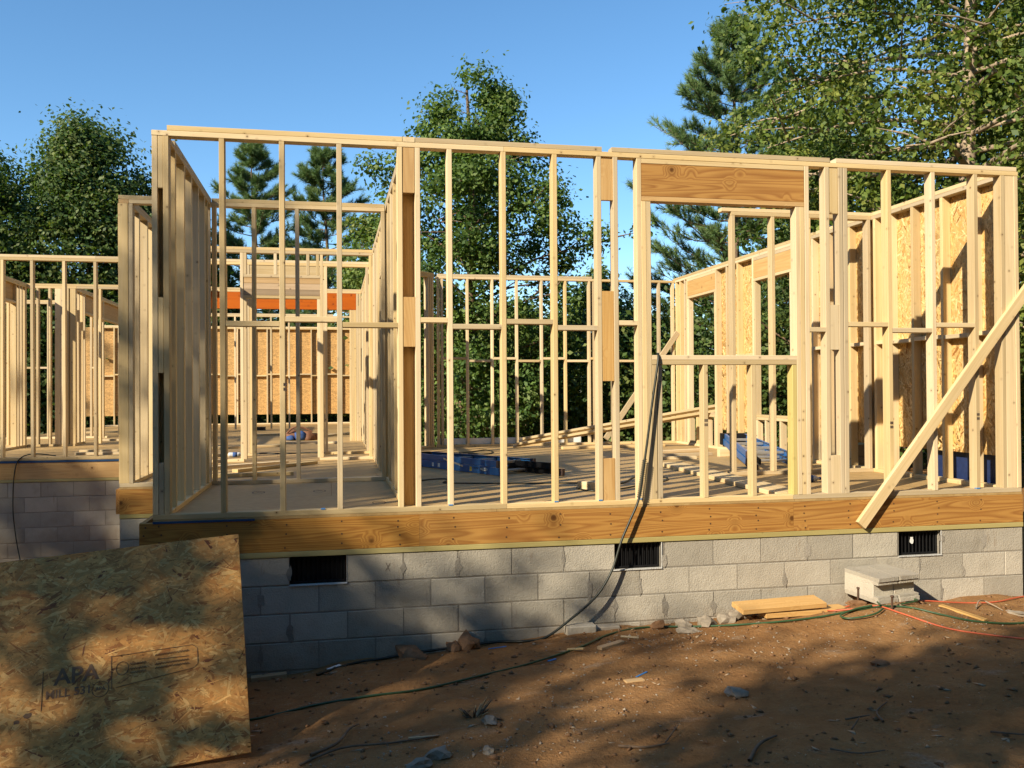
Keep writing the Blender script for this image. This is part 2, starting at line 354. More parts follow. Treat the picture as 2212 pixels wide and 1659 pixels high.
# ------------------------------------------------------------------ foundation of concrete blocks
UB = .4064; CH = .2032
def block_wall(label, axis_, fixed, a0, a1, ztop, ncourse, phase, skip=(), name='block_foundation', dirn=-1, vents=()):
    """axis_: 'x' runs along x with its face at y=fixed; blocks proud of a recessed mortar core"""
    t = empty(name, ((a0+a1)/2 if axis_ == 'x' else fixed, fixed if axis_ == 'x' else (a0+a1)/2, ztop-ncourse*CH), label, 'foundation wall')
    W = .19
    def put(nm, u0, u1, d0, d1, z0, z1, mat, ch=.004, jit=.0015):
        if axis_ == 'x': return lum(nm, t, u0, u1, fixed+d0, fixed+d1, z0, z1, mat, jit, 0, ch)
        return lum(nm, t, min(fixed+d0, fixed+d1), max(fixed+d0, fixed+d1), u0, u1, z0, z1, mat, jit, 0, ch)
    sg = 1 if axis_ == 'x' else -1
    segs = []
    for c in range(ncourse):
        z1 = ztop-c*CH; z0 = z1-CH
        ph = phase+(UB/2 if c % 2 else 0); k0 = math.floor((a0-ph)/UB)-1; u = ph+k0*UB
        gaps = [v for v in vents] if c == 0 else []
        while u < a1:
            s, e = max(u, a0), min(u+UB, a1)
            if e-s > .05 and not any(abs((s+e)/2-(v0+v1)/2) < .1 for v0, v1 in gaps):
                o = put('block', s+.005, e-.005, sg*0, sg*W, z0+.005, z1-.004, M['block'])
            u += UB
        # mortar bed behind the block faces, left open where the vents are
        s = a0
        for v0, v1 in sorted(gaps)+[(a1, a1)]:
            if v0-s > .02: put('mortar', s+.001, v0-.001, sg*.0035, sg*(W-.01), z0+.0003, z1-.0003, M['mortar'], .001, 0)
            s = v1
    return t
def smears(t, y, a0, a1, ztop, phase, ncourse, seed):
    q = random.Random(seed)
    for c in range(ncourse):
        u = phase+(UB/2 if c % 2 else 0)
        while u < a1:
            if u > a0 and q.random() < .42:
                zc = ztop-c*CH-CH*q.uniform(.35, .75); wd = q.uniform(.012, .03); ht = q.uniform(.03, .09); n_ = 10; V = []
                for k in range(n_):
                    a = 2*math.pi*k/n_; rr = q.uniform(.6, 1.2); V.append((u+q.uniform(-.004, .004)+wd*rr*math.cos(a), y, zc+ht*rr*math.sin(a)))
                me = bpy.data.meshes.new('smear'); me.from_pydata(V, [], [tuple(range(n_))]); link('mortar_smear', me, M['mortar'], t, -world_of(t))
            u += UB
VENTS = [(.86, 1.262), (3.275, 3.677), (5.75, 6.14)]
ft = block_wall('long front foundation wall of grey concrete blocks with three black vents', 'x', .004, -.15, 6.93, -.297, 6, .86-2*UB, vents=VENTS)
smears(ft, .0005, -.1, 6.9, -.297, .86-2*UB, 4, 4)
for (xa, za, xb, zb) in ((1.545, -.365, 1.575, -.43), (1.577, -.37, 1.543, -.425)):
    tube_obj('pencil_mark', [(xa, .0012, za), (xb, .0012, zb)], .0016, M['nail'], ft, 4)
for i, (v0, v1) in enumerate(VENTS):
    z1 = -.299; z0 = -.499
    tv = empty('foundation_vent', ((v0+v1)/2, .03, z0), ['black foundation vent in the shade nearest the leaning strand board', 'black slatted foundation vent behind the hanging hose', 'black foundation vent with a white paint splat above the loose block pair'][i], 'vent', 'foundation vents')
    lum('frame', tv, v0+.004, v1-.004, .045, .060, z1-.016, z1-.002, M['black'], 0, 0); lum('frame', tv, v0+.004, v1-.004, .045, .060, z0+.002, z0+.018, M['black'], 0, 0)
    lum('frame', tv, v0+.004, v0+.018, .045, .060, z0+.018, z1-.016, M['black'], 0, 0); lum('frame', tv, v1-.018, v1-.004, .045, .060, z0+.018, z1-.016, M['black'], 0, 0)
    k = 11
    for q in range(k):
        x = v0+.03+(v1-v0-.06)*q/(k-1); o = lum('slat', tv, x-.009, x+.009, .049, .055, z0+.018, z1-.016, M['black'], 0, 0); o.rotation_euler[2] += .5
    lum('back', tv, v0+.004, v1-.004, .075, .083, z0+.002, z1-.002, M['black'], 0, 0)
    lum('mortar_ledge', tv, v0-.004, v1+.004, -.006, .03, z0-.008, z0+.002, M['lightmortar'], 0, 0)
    lum('mortar_edge', tv, v1+.001, v1+.006, -.001, .03, z0+.002, z1, M['lightmortar'], 0, 0)
    if i == 2:
        V = [(0, 0, 0)]; nn = 16
        for q in range(nn):
            a = 2*math.pi*q/nn; rr = rnd.uniform(.7, 1.15); V.append((.018*rr*math.cos(a), 0, .034*rr*math.sin(a)))
        me = bpy.data.meshes.new('splat'); me.from_pydata(V, [], [(0, 1+q, 1+(q+1) % nn) for q in range(nn)]); o = link('paint_splat', me, M['white'], tv, (5.885-tv.location.x, -.002, .125))
block_wall('set-back corner foundation of concrete blocks left of the front wall', 'x', 2.404, -.81, -.15, -.297, 6, -.81, name='block_foundation')
block_wall('foundation wall of concrete blocks under the left wing', 'x', 6.454, -5.2, -.81, -.297, 6, -.66)
block_wall('side foundation of concrete blocks under the right wall', 'y', 6.93, .2, 7.65, -.297, 6, 0)

# ------------------------------------------------------------------ floor deck
deck = empty('floor_deck', (2, 3, -.297), 'wooden floor platform of tan panels on yellow pine rim boards', 'floor deck')
def tiles(x0, x1, y0, y1):
    y = y0; r = 0
    while y < y1-.02:
        ye = min(y+1.22, y1); x = x0-(1.22 if r % 2 else 0)
        while x < x1-.02:
            s, e = max(x, x0), min(x+2.44, x1)
            if e-s > .02: lum('panel', deck, s+.0015, e-.0015, y+.0015, ye-.0015, -.019, 0, M['subfloor'], 0, 0, .001)
            x += 2.44
        y = ye; r += 1
tiles(-.066, 6.925, .0, 2.404); tiles(-.81, 6.925, 2.404, 6.454); tiles(-5.2, 6.925, 6.454, 7.66); tiles(-5.2, 1.85, 7.66, 19.7)
for (x0, x1) in ((-.155, 1.79), (1.791, 4.80), (4.801, 6.927)): lum('rim_board', deck, x0, x1, -.003, .035, -.256, -.0205, M['yellow'], 0, 0)
for (x0, x1) in ((-.155, 1.825), (1.826, 5.2), (5.201, 6.927)): lum('sill_plate', deck, x0, x1, -.006, .13, -.295, -.257, M['treated'], 0, 0)
lum('rim_board', deck, -.81, -.158, 2.40, 2.44, -.256, -.0205, M['yellow'], 0, 0); lum('sill_plate', deck, -.81, -.40, 2.397, 2.53, -.295, -.257, M['treated'], 0, 0); lum('sill_plate', deck, -.398, -.158, 2.397, 2.53, -.295, -.257, M['treated'], 0, 0)
for (x0, x1) in ((-5.2, -3.0), (-2.998, -.812)): lum('rim_board', deck, x0, x1, 6.45, 6.49, -.256, -.0205, M['board'], 0, 0)
lum('sill_plate', deck, -5.2, -.812, 6.447, 6.58, -.295, -.257, M['treated'], 0, 0)
lum('rim_board', deck, 6.888, 6.926, .037, 7.65, -.256, -.0205, M['yellow'], 0, 0); lum('sill_plate', deck, 6.80, 6.93, .132, 7.65, -.295, -.257, M['treated'], 0, 0)
lum('rim_board', deck, -.85, -.812, 2.442, 6.448, -.256, -.0205, M['yellow'], 0, 0); lum('rim_board', deck, -.155, -.118, .037, 2.398, -.256, -.0205, M['yellow'], 0, 0)
lum('rim_board', deck, -5.2, 1.85, 19.66, 19.70, -.256, -.0205, M['yellow'], 0, 0); lum('rim_board', deck, 1.86, 6.88, 7.62, 7.66, -.256, -.0205, M['yellow'], 0, 0)
lum('seal_strip', deck, -.066, .62, -.010, -.0045, -.026, -.010, M['bluestrip'], 0, 0, .001)
lum('seal_strip', deck, -5.2, -.82, 6.440, 6.4465, -.034, -.004, M['bluestrip'], 0, 0, .001)
# nail heads on the front rim board, one joined part
V, Fq = [], []
for x in [-.12, -.02]+[.406*k+.02 for k in range(1, 17)]:
    for z in ([-.05, -.11, -.17, -.225] if rnd.random() < .5 else [-.06, -.13, -.22]):
        b0 = len(V); r_ = .007; xx = x+rnd.uniform(-.012, .012); zz = z+rnd.uniform(-.012, .012)
        V += [(xx+r_*math.cos(a*math.pi/3), -.0045, zz+r_*math.sin(a*math.pi/3)) for a in range(6)]; Fq.append(tuple(range(b0+5, b0-1, -1)))
me = bpy.data.meshes.new('nails'); me.from_pydata(V, [], Fq); o = link('nail_heads', me, M['nail'], deck, -world_of(deck)); o['kind'] = 'stuff'
# printed ovals on the floor panels near the front
def ring_mesh(rx, ry, wd, n=28):
    V = []; Fq = []
    for k in range(n):
        a = 2*math.pi*k/n; V += [(rx*math.cos(a), ry*math.sin(a), 0), ((rx-wd)*math.cos(a), (ry-wd)*math.sin(a), 0)]
    for k in range(n): j = (k+1) % n; Fq.append((2*k, 2*j, 2*j+1, 2*k+1))
    me = bpy.data.meshes.new('ring'); me.from_pydata(V, [], Fq); return me
for x, y in ((.52, 1.62), (1.05, 1.6), (1.53, .62)):
    link('printed_mark', ring_mesh(.055, .10, .008), M['ink'], deck, Vector((x, y, .0012))-world_of(deck))
    link('printed_mark', ring_mesh(.03, .012, .0119), M['ink'], deck, Vector((x, y+.03, .0012))-world_of(deck))

# ------------------------------------------------------------------ framed walls
TB, TL, TU = 2.6957, 2.7337, 2.7717           # underside of plates, top of lower plate, top of upper plate
P = M['pine']; PD = M['pine_dark']
def wall(label, loc): return empty('framed_wall', loc, label, 'framed wall')
def studs_x(t, xs, y0, y1, z0=.038, z1=TB, mat=None):
    for x in xs: lum('stud', t, x-.019, x+.019, y0, y1, z0+.0006, z1-.0006, mat or P)
def studs_y(t, ys, x0, x1, z0=.038, z1=TB, mat=None):
    for y in ys: lum('stud', t, x0, x1, y-.019, y+.019, z0+.0006, z1-.0006, mat or P)
# front wall
W1 = wall('long sunlit front wall of open studs with a window opening and header', (3.4, .045, 0))
Y0, Y1 = .0, .089
lum('bottom_plate', W1, -.066, 2.45, Y0, Y1, .0005, .038, P, 0, 0); lum('bottom_plate', W1, 2.452, 4.80, Y0, Y1, .0005, .038, P, 0, 0); lum('bottom_plate', W1, 4.802, 6.92, Y0, Y1, .0005, .038, P, 0, 0)
lum('top_plate', W1, -.068, 2.443, Y0, Y1, TB, TL, P, 0, 0); lum('top_plate', W1, 2.445, 6.918, Y0, Y1, TB, TL, P, 0, 0)
for a, c in ((.035, 1.68), (1.684, 1.772), (1.776, 3.217), (3.296, 5.152), (5.21, 6.905)): lum('top_plate', W1, a, c, Y0-rnd.uniform(-.002, .004), Y1, TL+.0004, TU, P, 0, 0)
studs_x(W1, [-.046, .028, .406, .815, 1.222, 1.662, 1.791, 2.031, 2.44, 2.839, 3.19, 3.326, 5.125, 5.245, 5.287, 5.69, 6.10, 6.505, 6.765, 6.899], Y0, Y1)
studs_x(W1, [3.515], Y0, Y1); studs_x(W1, [4.941], Y0, Y1)
studs_x(W1, [3.5545, 3.593], Y0, Y1, z1=2.362); studs_x(W1, [4.863, 4.902], Y0, Y1, z1=2.362)
studs_x(W1, [3.633, 3.676, 4.056, 4.467], Y0, Y1, z1=1.084); studs_x(W1, [4.823], Y0, Y1, z1=1.084, mat=M['creamy'])
lum('window_sill', W1, 3.613, 4.843, Y0, Y1, 1.085, 1.122, P, 0, 0); lum('window_sill', W1, 3.614, 4.842, Y0-.001, Y1, 1.1225, 1.160, P, 0, 0)
lum('header', W1, 3.536, 4.920, Y0+.002, Y0+.04, 2.402, 2.656, M['yellow'], 0, 0); lum('header', W1, 3.536, 4.920, Y0+.05, Y1, 2.402, 2.656, M['yellow'], 0, 0)
lum('header_plate', W1, 3.536, 4.920, Y0, Y1, 2.363, 2.401, M['board'], 0, 0); lum('header_plate', W1, 3.536, 4.920, Y0, Y1, 2.657, 2.694, P, 0, 0)
for a, c, z in ((.426, .795, 1.361), (.835, 1.202, 1.396), (1.242, 1.642, 1.359), (1.811, 2.011, 1.399), (2.051, 2.42, 1.353), (2.46, 2.819, 1.394), (2.859, 3.170, 1.350), (3.346, 3.495, 1.391), (4.961, 5.105, 1.352), (5.307, 5.670, 1.398), (5.71, 6.08, 1.352), (6.12, 6.485, 1.399)):
    lum('blocking', W1, a, c, Y0+.001, Y1, z, z+.038, P, 0, 0)
for x0, x1, zs in ((-.0265, .0085, ((2.33, 2.695), (1.03, 1.56), (.039, .40))), (1.682, 1.771, ((2.36, 2.694), (1.22, 1.587))), (3.210, 3.306, ((2.36, 2.68), (.96, 1.655), (.039, .362))), (5.145, 5.225, ((2.32, 2.69), (1.208, 1.573), (.039, .347))), (6.785, 6.879, ((.039, 2.694),))):
    for z0, z1 in zs: lum('filler_block', W1, x0, x1, Y0+.004, Y0+.042, z0, z1, M['board'] if x0 > 1 and x0 < 3.3 else P, 0, 0)
for x in (1.10, 2.031, 2.839, 3.19, 3.515, 6.505): lum('seal_scrap', W1, x-.019, x+.012, -.003, .03, .0385, .0465, M['bluebit'], 0, 0, .001)
def grade_stamp(x, z, y=-.0022):
    V, Fq = [], []
    for r_ in range(2):
        for k in range(4):
            a = x-.013+.0075*k; b0 = len(V); c = z+.034*r_; V += [(a, y, c), (a+.0048, y, c), (a+.0048, y, c+.022), (a, y, c+.022)]; Fq.append((b0, b0+1, b0+2, b0+3))
    me = bpy.data.meshes.new('stamp'); me.from_pydata(V, [], Fq); link('grade_stamp', me, M['ink'], W1, -world_of(W1))
for x, z in ((4.056, .60), (5.69, .56), (6.10, .60), (6.505, .62), (.835, .9)): grade_stamp(x, z)
# left side wall of the front room
W2 = wall('short left side wall of studs behind the front left corner', (-.02, 1.2, 0))
lum('bottom_plate', W2, -.064, .025, .091, 2.40, .0005, .038, P, 0, 0); lum('top_plate', W2, -.064, .025, .091, 2.40, TB, TL, P, 0, 0); lum('top_plate', W2, -.066, .024, .40, 2.43, TL+.0004, TU, P, 0, 0)
studs_y(W2, [.112, .42, .83, 1.22, 1.62, 2.01, 2.20, 2.375], -.064, .025)
# cross wall behind the front room
W3 = wall('cross wall of studs behind the front left room reaching past the corner', (.45, 2.45, 0))
lum('bottom_plate', W3, -.81, 1.685, 2.405, 2.494, .0005, .038, P, 0, 0)
lum('top_plate', W3, -.72, 1.685, 2.405, 2.494, TB, TL, P, 0, 0); lum('top_plate', W3, -.812, -.722, 2.405, 2.494, TB, TL, PD, 0, 0)
lum('top_plate', W3, -.815, -.07, 2.405, 2.494, TL+.0004, TU, P, 0, 0); lum('top_plate', W3, .03, 1.685, 2.407, 2.494, TL+.0004, TU, P, 0, 0)
lum('stud', W3, -.815, -.726, 2.405, 2.443, .039, TB-.001, P); studs_x(W3, [-.705, .05, .42, .834, 1.67], 2.405, 2.494); studs_x(W3, [-.30, -.10], 2.405, 2.494)
# left depth wall behind the jog
W4 = wall('left outer wall of studs running back from the set-back corner', (-.77, 4.4, 0))
lum('bottom_plate', W4, -.812, -.723, 2.497, 6.44, .0005, .038, P, 0, 0); lum('top_plate', W4, -.812, -.723, 2.497, 6.44, TB, TL, P, 0, 0); lum('top_plate', W4, -.812, -.723, 2.6, 6.44, TL+.0004, TU, P, 0, 0)
studs_y(W4, [2.53]+[2.497+.406*k for k in range(1, 10)], -.812, -.723)
# long partition running back from the front wall
W5 = wall('long partition wall running back from the front wall into the house', (1.73, 5, 0))
lum('bottom_plate', W5, 1.69, 1.779, .091, 2.6, .0005, .038, P, 0, 0); lum('bottom_plate', W5, 1.69, 1.779, 3.5, 9.93, .0005, .038, P, 0, 0)
lum('top_plate', W5, 1.69, 1.779, .091, 4.9, TB, TL, P, 0, 0); lum('top_plate', W5, 1.69, 1.779, 4.902, 9.93, TB, TL, P, 0, 0); lum('top_plate', W5, 1.69, 1.779, .02, 2.6, TL+.0004, TU, P, 0, 0); lum('top_plate', W5, 1.69, 1.779, 2.602, 9.93, TL+.0004, TU, P, 0, 0)
lum('stud', W5, 1.686, 1.775, .092, .130, .039, TB-.001, M['board'])
studs_y(W5, [.36, .77, 1.17, 1.58, 1.98, 2.44, 2.58, 3.52, 3.85, 4.25, 4.66, 5.07, 5.28, 5.48, 5.88, 6.29, 6.45, 6.7, 7.1, 7.5, 7.92, 8.3, 8.7, 9.1, 9.5], 1.69, 1.779)
lum('header', W5, 1.695, 1.735, 2.60, 3.50, 2.20, 2.44, P, 0, 0); lum('header', W5, 1.69, 1.779, 2.60, 3.50, 2.16, 2.198, P, 0, 0); studs_y(W5, [2.9, 3.2], 1.69, 1.779, z0=2.442)
# second cross wall with a doorway header
W6 = wall('inner cross wall with a doorway and dark plank header above it', (.7, 5.37, 0))
y0, y1 = 5.33, 5.419
lum('bottom_plate', W6, -.72, .05, y0, y1, .0005, .038, P, 0, 0); lum('bottom_plate', W6, 1.0, 1.688, y0, y1, .0005, .038, P, 0, 0)
lum('top_plate', W6, -.72, 1.688, y0, y1, TB, TL, P, 0, 0); lum('top_plate', W6, -.72, 1.688, y0, y1, TL+.0004, TU, P, 0, 0)
studs_x(W6, [-.69, -.4, .03, 1.035, 1.667], y0, y1); studs_x(W6, [.07, .995], y0, y1, z1=2.11); studs_x(W6, [.07, .45, .86, .985], y0, y1, z0=2.42)
for z0, z1 in ((2.15, 2.225), (2.227, 2.305), (2.307, 2.38)): lum('header', W6, .05, 1.014, y0+.005, y0+.045, z0, z1, PD, 0, 0)
lum('header_plate', W6, .05, 1.014, y0, y1, 2.382, 2.419, P, 0, 0); lum('header_plate', W6, .05, 1.014, y0, y1, 2.111, 2.148, P, 0, 0)
# third cross wall
W7 = wall('third cross wall deeper in the house with a pale header', (.7, 6.5, 0)); y0, y1 = 6.45, 6.539
lum('bottom_plate', W7, -.7, .06, y0, y1, .0005, .038, P, 0, 0); lum('bottom_plate', W7, 1.06, 1.688, y0, y1, .0005, .038, P, 0, 0)
lum('top_plate', W7, -.72, 1.688, y0, y1, TB, TL, P, 0, 0); lum('top_plate', W7, -.72, 1.688, y0, y1, TL+.0004, TU, P, 0, 0)
studs_x(W7, [-.69, -.3, .005, 1.082, 1.667], y0, y1); studs_x(W7, [.045, 1.04], y0, y1, z1=2.50); lum('header', W7, .025, 1.062, y0+.004, y0+.044, 2.51, 2.69, P, 0, 0)
# beam wall
W8 = wall('back room wall carrying a long orange laminated beam', (0, 10, 0)); y0, y1 = 9.95, 10.04
lum('beam', W8, -2.3, 1.60, y0, y0+.045, 2.395, 2.694, M['lvl'], 0, 0); lum('top_plate', W8, -2.3, 1.70, y0, y1, TB, TL, P, 0, 0); lum('top_plate', W8, -2.3, 1.70, y0, y1, TL+.0004, TU, P, 0, 0)
studs_x(W8, [1.50, 1.54, 1.58], y0, y1, z0=0.001, z1=2.393); studs_x(W8, [1.622, 1.665, 1.72], y0, y1, z0=.001, z1=TB)
# far wall with strand board and the wall before it
W9 = wall('rear wall of studs with sunlit strand board sheathing', (-1.7, 19.6, 0)); y0, y1 = 19.53, 19.62
lum('bottom_plate', W9, -5.2, 1.85, y0, y1, .0005, .038, P, 0, 0); lum('top_plate', W9, -5.2, 1.85, y0, y1, TB, TL, P, 0, 0); lum('top_plate', W9, -5.2, 1.85, y0, y1, TL+.0004, TU, P, 0, 0)
studs_x(W9, [1.8-.406*k for k in range(18)], y0, y1)
for k in range(17): lum('blocking', W9, 1.8-.406*(k+1)+.02, 1.8-.406*k-.02, y0, y1, 1.36+(.04 if k % 2 else 0), 1.398+(.04 if k % 2 else 0), P, 0, 0)
for k in range(6): lum('sheathing', W9, 1.85-1.22*(k+1)+.002, 1.85-1.22*k-.001, y1+.001, y1+.013, .283, 2.72, M['osb_plain'], 0, 0, .001)
W10 = wall('open stud wall in front of the rear strand board wall', (-1.8, 15.3, 0)); y0, y1 = 15.3, 15.389
lum('bottom_plate', W10, -5, -1.5, y0, y1, .0005, .038, P, 0, 0); lum('top_plate', W10, -5, 1.69, y0, y1, TB, TL, P, 0, 0); lum('top_plate', W10, -5, 1.2, y0, y1, TL+.0004, TU, P, 0, 0)
studs_x(W10, [-4.8, -4.4, -4, -3.6, -3.2, -2.8, -2.4, -2, -1.5, -1.075, -.255, .16], y0, y1)
W11 = wall('far right side wall of the back rooms catching the sun', (1.76, 14.8, 0))
lum('bottom_plate', W11, 1.72, 1.809, 10.05, 19.52, .0005, .038, P, 0, 0); lum('top_plate', W11, 1.72, 1.809, 10.05, 19.52, TB, TL, P, 0, 0)
studs_y(W11, [10.3+.406*k for k in range(23)], 1.72, 1.809)
# right side wall
W12 = wall('right side wall with two window openings and strand board sheathing', (6.87, 3.8, 0)); x0, x1 = 6.831, 6.918
lum('bottom_plate', W12, x0, x1, .091, 3.9, .0005, .038, P, 0, 0); lum('bottom_plate', W12, x0, x1, 3.902, 7.56, .0005, .038, P, 0, 0)
lum('top_plate', W12, x0, x1, .091, 3.7, TB, TL, P, 0, 0); lum('top_plate', W12, x0, x1, 3.702, 7.56, TB, TL, P, 0, 0)
for a, c in ((.30, 1.95), (1.952, 3.1), (3.16, 7.65)): lum('top_plate', W12, x0, x1, a, c, TL+.0004, TU, P, 0, 0)
studs_y(W12, [.112, .46, .87, 1.31, 1.68, 1.94, 2.10, 2.42, 2.83, 3.2, 3.68, 4.74, 5.22, 5.58, 5.945, 7.06, 7.17, 7.36, 7.54], x0, x1)
for a, c, zz in ((3.70, 4.72, (2.37, 2.41, 2.65)), (5.965, 7.04, (2.37, 2.41, 2.65))):
    studs_y(W12, [a+.019, c-.019], x0, x1, z1=zz[0]); lum('header', W12, x0+.002, x0+.042, a, c, zz[1]+.001, zz[2], M['board'], 0, 0); lum('header_plate', W12, x0, x1, a, c, zz[0]+.001, zz[1], P, 0, 0); lum('header_plate', W12, x0, x1, a, c, zz[2]+.001, TB-.001, P, 0, 0)
    lum('window_sill', W12, x0, x1, a+.04, c-.04, .477, .515, P, 0, 0); lum('window_sill', W12, x0, x1, a+.04, c-.04, .516, .548, P, 0, 0); studs_y(W12, [a+.06, (a+c)/2-.2, (a+c)/2+.2, c-.06], x0, x1, z1=.476)
ys = [.112, .46, .87, 1.31, 1.68, 1.94, 2.10, 2.42, 2.83, 3.2, 3.68]
for i in range(len(ys)-1):
    if ys[i+1]-ys[i] > .25: z = 1.352+(.0 if i % 2 else .006); lum('blocking', W12, x0, x1, ys[i]+.02, ys[i+1]-.02, z, z+.038, P, 0, 0)
lum('blocking', W12, x0, x1, 4.76, 5.2, 1.354, 1.392, P, 0, 0); lum('blocking', W12, x0, x1, 5.24, 5.56, 1.358, 1.396, P, 0, 0)
def strands(name, parent, O, ex, ey, W_, H_, n_, seed, holes=(), mat=None, lo=.045, hi=.14, along=0.0, cols=None):
    """thin wood strands pressed onto a board: one joined part"""
    q = np.random.RandomState(seed); O = np.array(O, float); ex = np.array(ex, float); ey = np.array(ey, float); nz = np.cross(ex, ey)
    cx = q.rand(n_)*W_; cy = q.rand(n_)*H_
    keep = np.ones(n_, bool)
    for a, b_, c, d in holes: keep &= ~((cx > a) & (cx < b_) & (cy > c) & (cy < d))
    cx, cy = cx[keep], cy[keep]; k = len(cx)
    L = (lo+(hi-lo)*q.rand(k)**1.6)/2; wd = (.005+.019*q.rand(k)**1.6)/2; an = along+q.randn(k)*.62
    an = np.where(q.rand(k) < .22, q.rand(k)*math.pi, an)
    dx, dy = np.cos(an), np.sin(an); px, py = -dy, dx
    hh = .0004+.0022*q.rand(k)
    V = np.zeros((k, 6, 3))
    for i, (a, s) in enumerate(((-1, .15), (-.75, -1), (.7, -1), (1, .1), (.8, 1), (-.65, 1))):
        a2 = a*(1+.15*q.randn(k)); s2 = s*(1+.3*q.randn(k)); x = np.clip(cx+dx*L*a2+px*wd*s2, .001, W_-.001); y = np.clip(cy+dy*L*a2+py*wd*s2, .001, H_-.001)
        V[:, i] = O+x[:, None]*ex+y[:, None]*ey+(hh+.0006*a*q.randn(k))[:, None].clip(.0003)*nz
    pal = np.array(cols or [(.52, .265, .075), (.57, .315, .10), (.64, .40, .15), (.44, .205, .052), (.33, .13, .03), (.21, .07, .018)]); pr_ = [.34, .27, .14, .17, .065, .015]
    C = pal[q.choice(6, k, p=pr_)]*(.82+.36*q.rand(k))[:, None]
    F = np.arange(k*6).reshape(k, 6)
    o = link(name, fast_mesh(name, V.reshape(-1, 3)-np.array(world_of(parent)), F, np.repeat(C, 6, 0)), mat or M['osb'], parent); o['kind'] = 'stuff'
    return o
def slab(name, parent, x0, x1, y0, y1, z0, z1, mat, colr):
    V = [(a, b_, c) for a in (x0, x1) for b_ in (y0, y1) for c in (z0, z1)]; Fq = [(0, 1, 3, 2), (4, 6, 7, 5), (0, 4, 5, 1), (2, 3, 7, 6), (0, 2, 6, 4), (1, 5, 7, 3)]
    me = fast_mesh(name, np.array(V)-np.array(world_of(parent)), Fq, np.tile(colr, (8, 1))); return link(name, me, mat, parent)
OC = (.48, .25, .075)
for a, c, z0, z1 in ((.02, 1.25, .29, 2.72), (1.252, 2.47, .29, 2.72), (2.472, 3.70, .29, 2.72), (3.702, 4.72, 2.37, 2.72), (4.722, 5.96, .29, 2.72), (5.962, 7.04, 2.37, 2.72), (7.042, 7.65, .29, 2.72)):
    slab('sheathing', W12, 6.920, 6.932, a, c, z0, z1, M['osb'], (.58, .365, .135))
holes = [(2.90, 3.92, 0, 2.37-.29), (.58, 1.66, 0, 2.37-.29)]
strands('wood_strands', W12, (6.9198, 7.62, .29), (0, -1, 0), (0, 0, 1), 7.6, 2.42, 34000, 5, holes, along=1.75, cols=[(.60, .385, .145), (.66, .45, .19), (.72, .53, .26), (.52, .31, .10), (.42, .22, .06), (.28, .12, .03)])
# right partition
W13 = wall('short free-standing partition joined to the right side wall', (6.0, 2.03, 0)); y0, y1 = 1.985, 2.074
lum('bottom_plate', W13, 5.2, 6.828, y0, y1, .0005, .038, P, 0, 0); lum('top_plate', W13, 5.225, 6.828, y0, y1, TB, TL, P, 0, 0); lum('top_plate', W13, 5.12, 6.828, y0, y1, TL+.0004, TU, P, 0, 0)
studs_x(W13, [5.245, 5.69, 6.10, 6.50, 6.80], y0, y1)
# back wall of the front right room
W14 = wall('open back wall of studs behind the blue ladder', (4.8, 7.6, 0)); y0, y1 = 7.565, 7.654
lum('bottom_plate', W14, 2.8, 6.83, y0, y1, .0005, .038, P, 0, 0); lum('top_plate', W14, 2.8, 5.4, y0, y1, TB, TL, P, 0, 0); lum('top_plate', W14, 5.402, 6.93, y0, y1, TB, TL, P, 0, 0); lum('top_plate', W14, 2.82, 5.38, y0, y1, TL+.0004, TU, P, 0, 0)
xs = [2.89, 3.30, 3.705, 4.11, 4.525, 4.925, 5.33, 5.74, 6.15, 6.55, 6.80]
studs_x(W14, [2.83, 5.41]+xs, y0, y1)
for i in range(len(xs)-1): z = 1.362+(.04 if i % 2 == 0 else 0); lum('blocking', W14, xs[i]+.02, xs[i+1]-.02, y0, y1, z, z+.038, P, 0, 0)
lum('outer_board', W14, 2.85, 5.2, y1+.004, y1+.024, .039, .135, M['white'], 0, 0)
# angled wall
W15 = wall('short angled wall of doubled studs at the back left of the front room', (2.3, 7.1, 0))
def ang(s): return Vector((2.77-.72*s, 7.58-.69*s, 0))
for z0, z1 in ((.0005, .038), (TB, TL), (TL+.0004, TU)):
    a, c = ang(.06), ang(1.38); board('bottom_plate' if z0 < 1 else 'top_plate', W15, (a.x, a.y, (z0+z1)/2), (c.x, c.y, (z0+z1)/2), z1-z0, .089, P, nrm=(.69, -.72, 0))
for s in (.09, .14, .19, .5, .9, 1.3):
    a = ang(s); board('stud', W15, (a.x, a.y, .039), (a.x, a.y, TB-.001), .038, .089, P, nrm=(.69, -.72, 0))
# left wing
W16 = wall('left wing front wall of evenly spaced sunlit studs', (-3, 6.5, 0)); y0, y1 = 6.455, 6.544
lum('bottom_plate', W16, -5.2, -.813, y0, y1, .0005, .038, P, 0, 0); lum('top_plate', W16, -5.2, -.813, y0, y1, TB, TL, P, 0, 0); lum('top_plate', W16, -5.2, -2.0, y0, y1, TL+.0004, TU, P, 0, 0); lum('top_plate', W16, -1.998, -.813, y0, y1, TL+.0004, TU, P, 0, 0)
studs_x(W16, [-5.18, -4.8, -4.4, -3.99, -3.58, -3.17, -2.80, -2.40, -2.005, -1.6, -1.2, -.85], y0, y1)
W17 = wall('inner wall of the left wing with shaded doubled studs', (-3, 9.9, 0)); y0, y1 = 9.83, 9.92
lum('bottom_plate', W17, -5.2, -3.15, y0, y1, .0005, .038, P, 0, 0); lum('top_plate', W17, -5.2, -3.12, y0, y1, TB, TL, P, 0, 0); lum('top_plate', W17, -5.2, -.9, y0, y1, TL+.0004, TU, P, 0, 0); lum('top_plate', W17, -3.118, -.9, y0, y1, TB, TL, P, 0, 0)
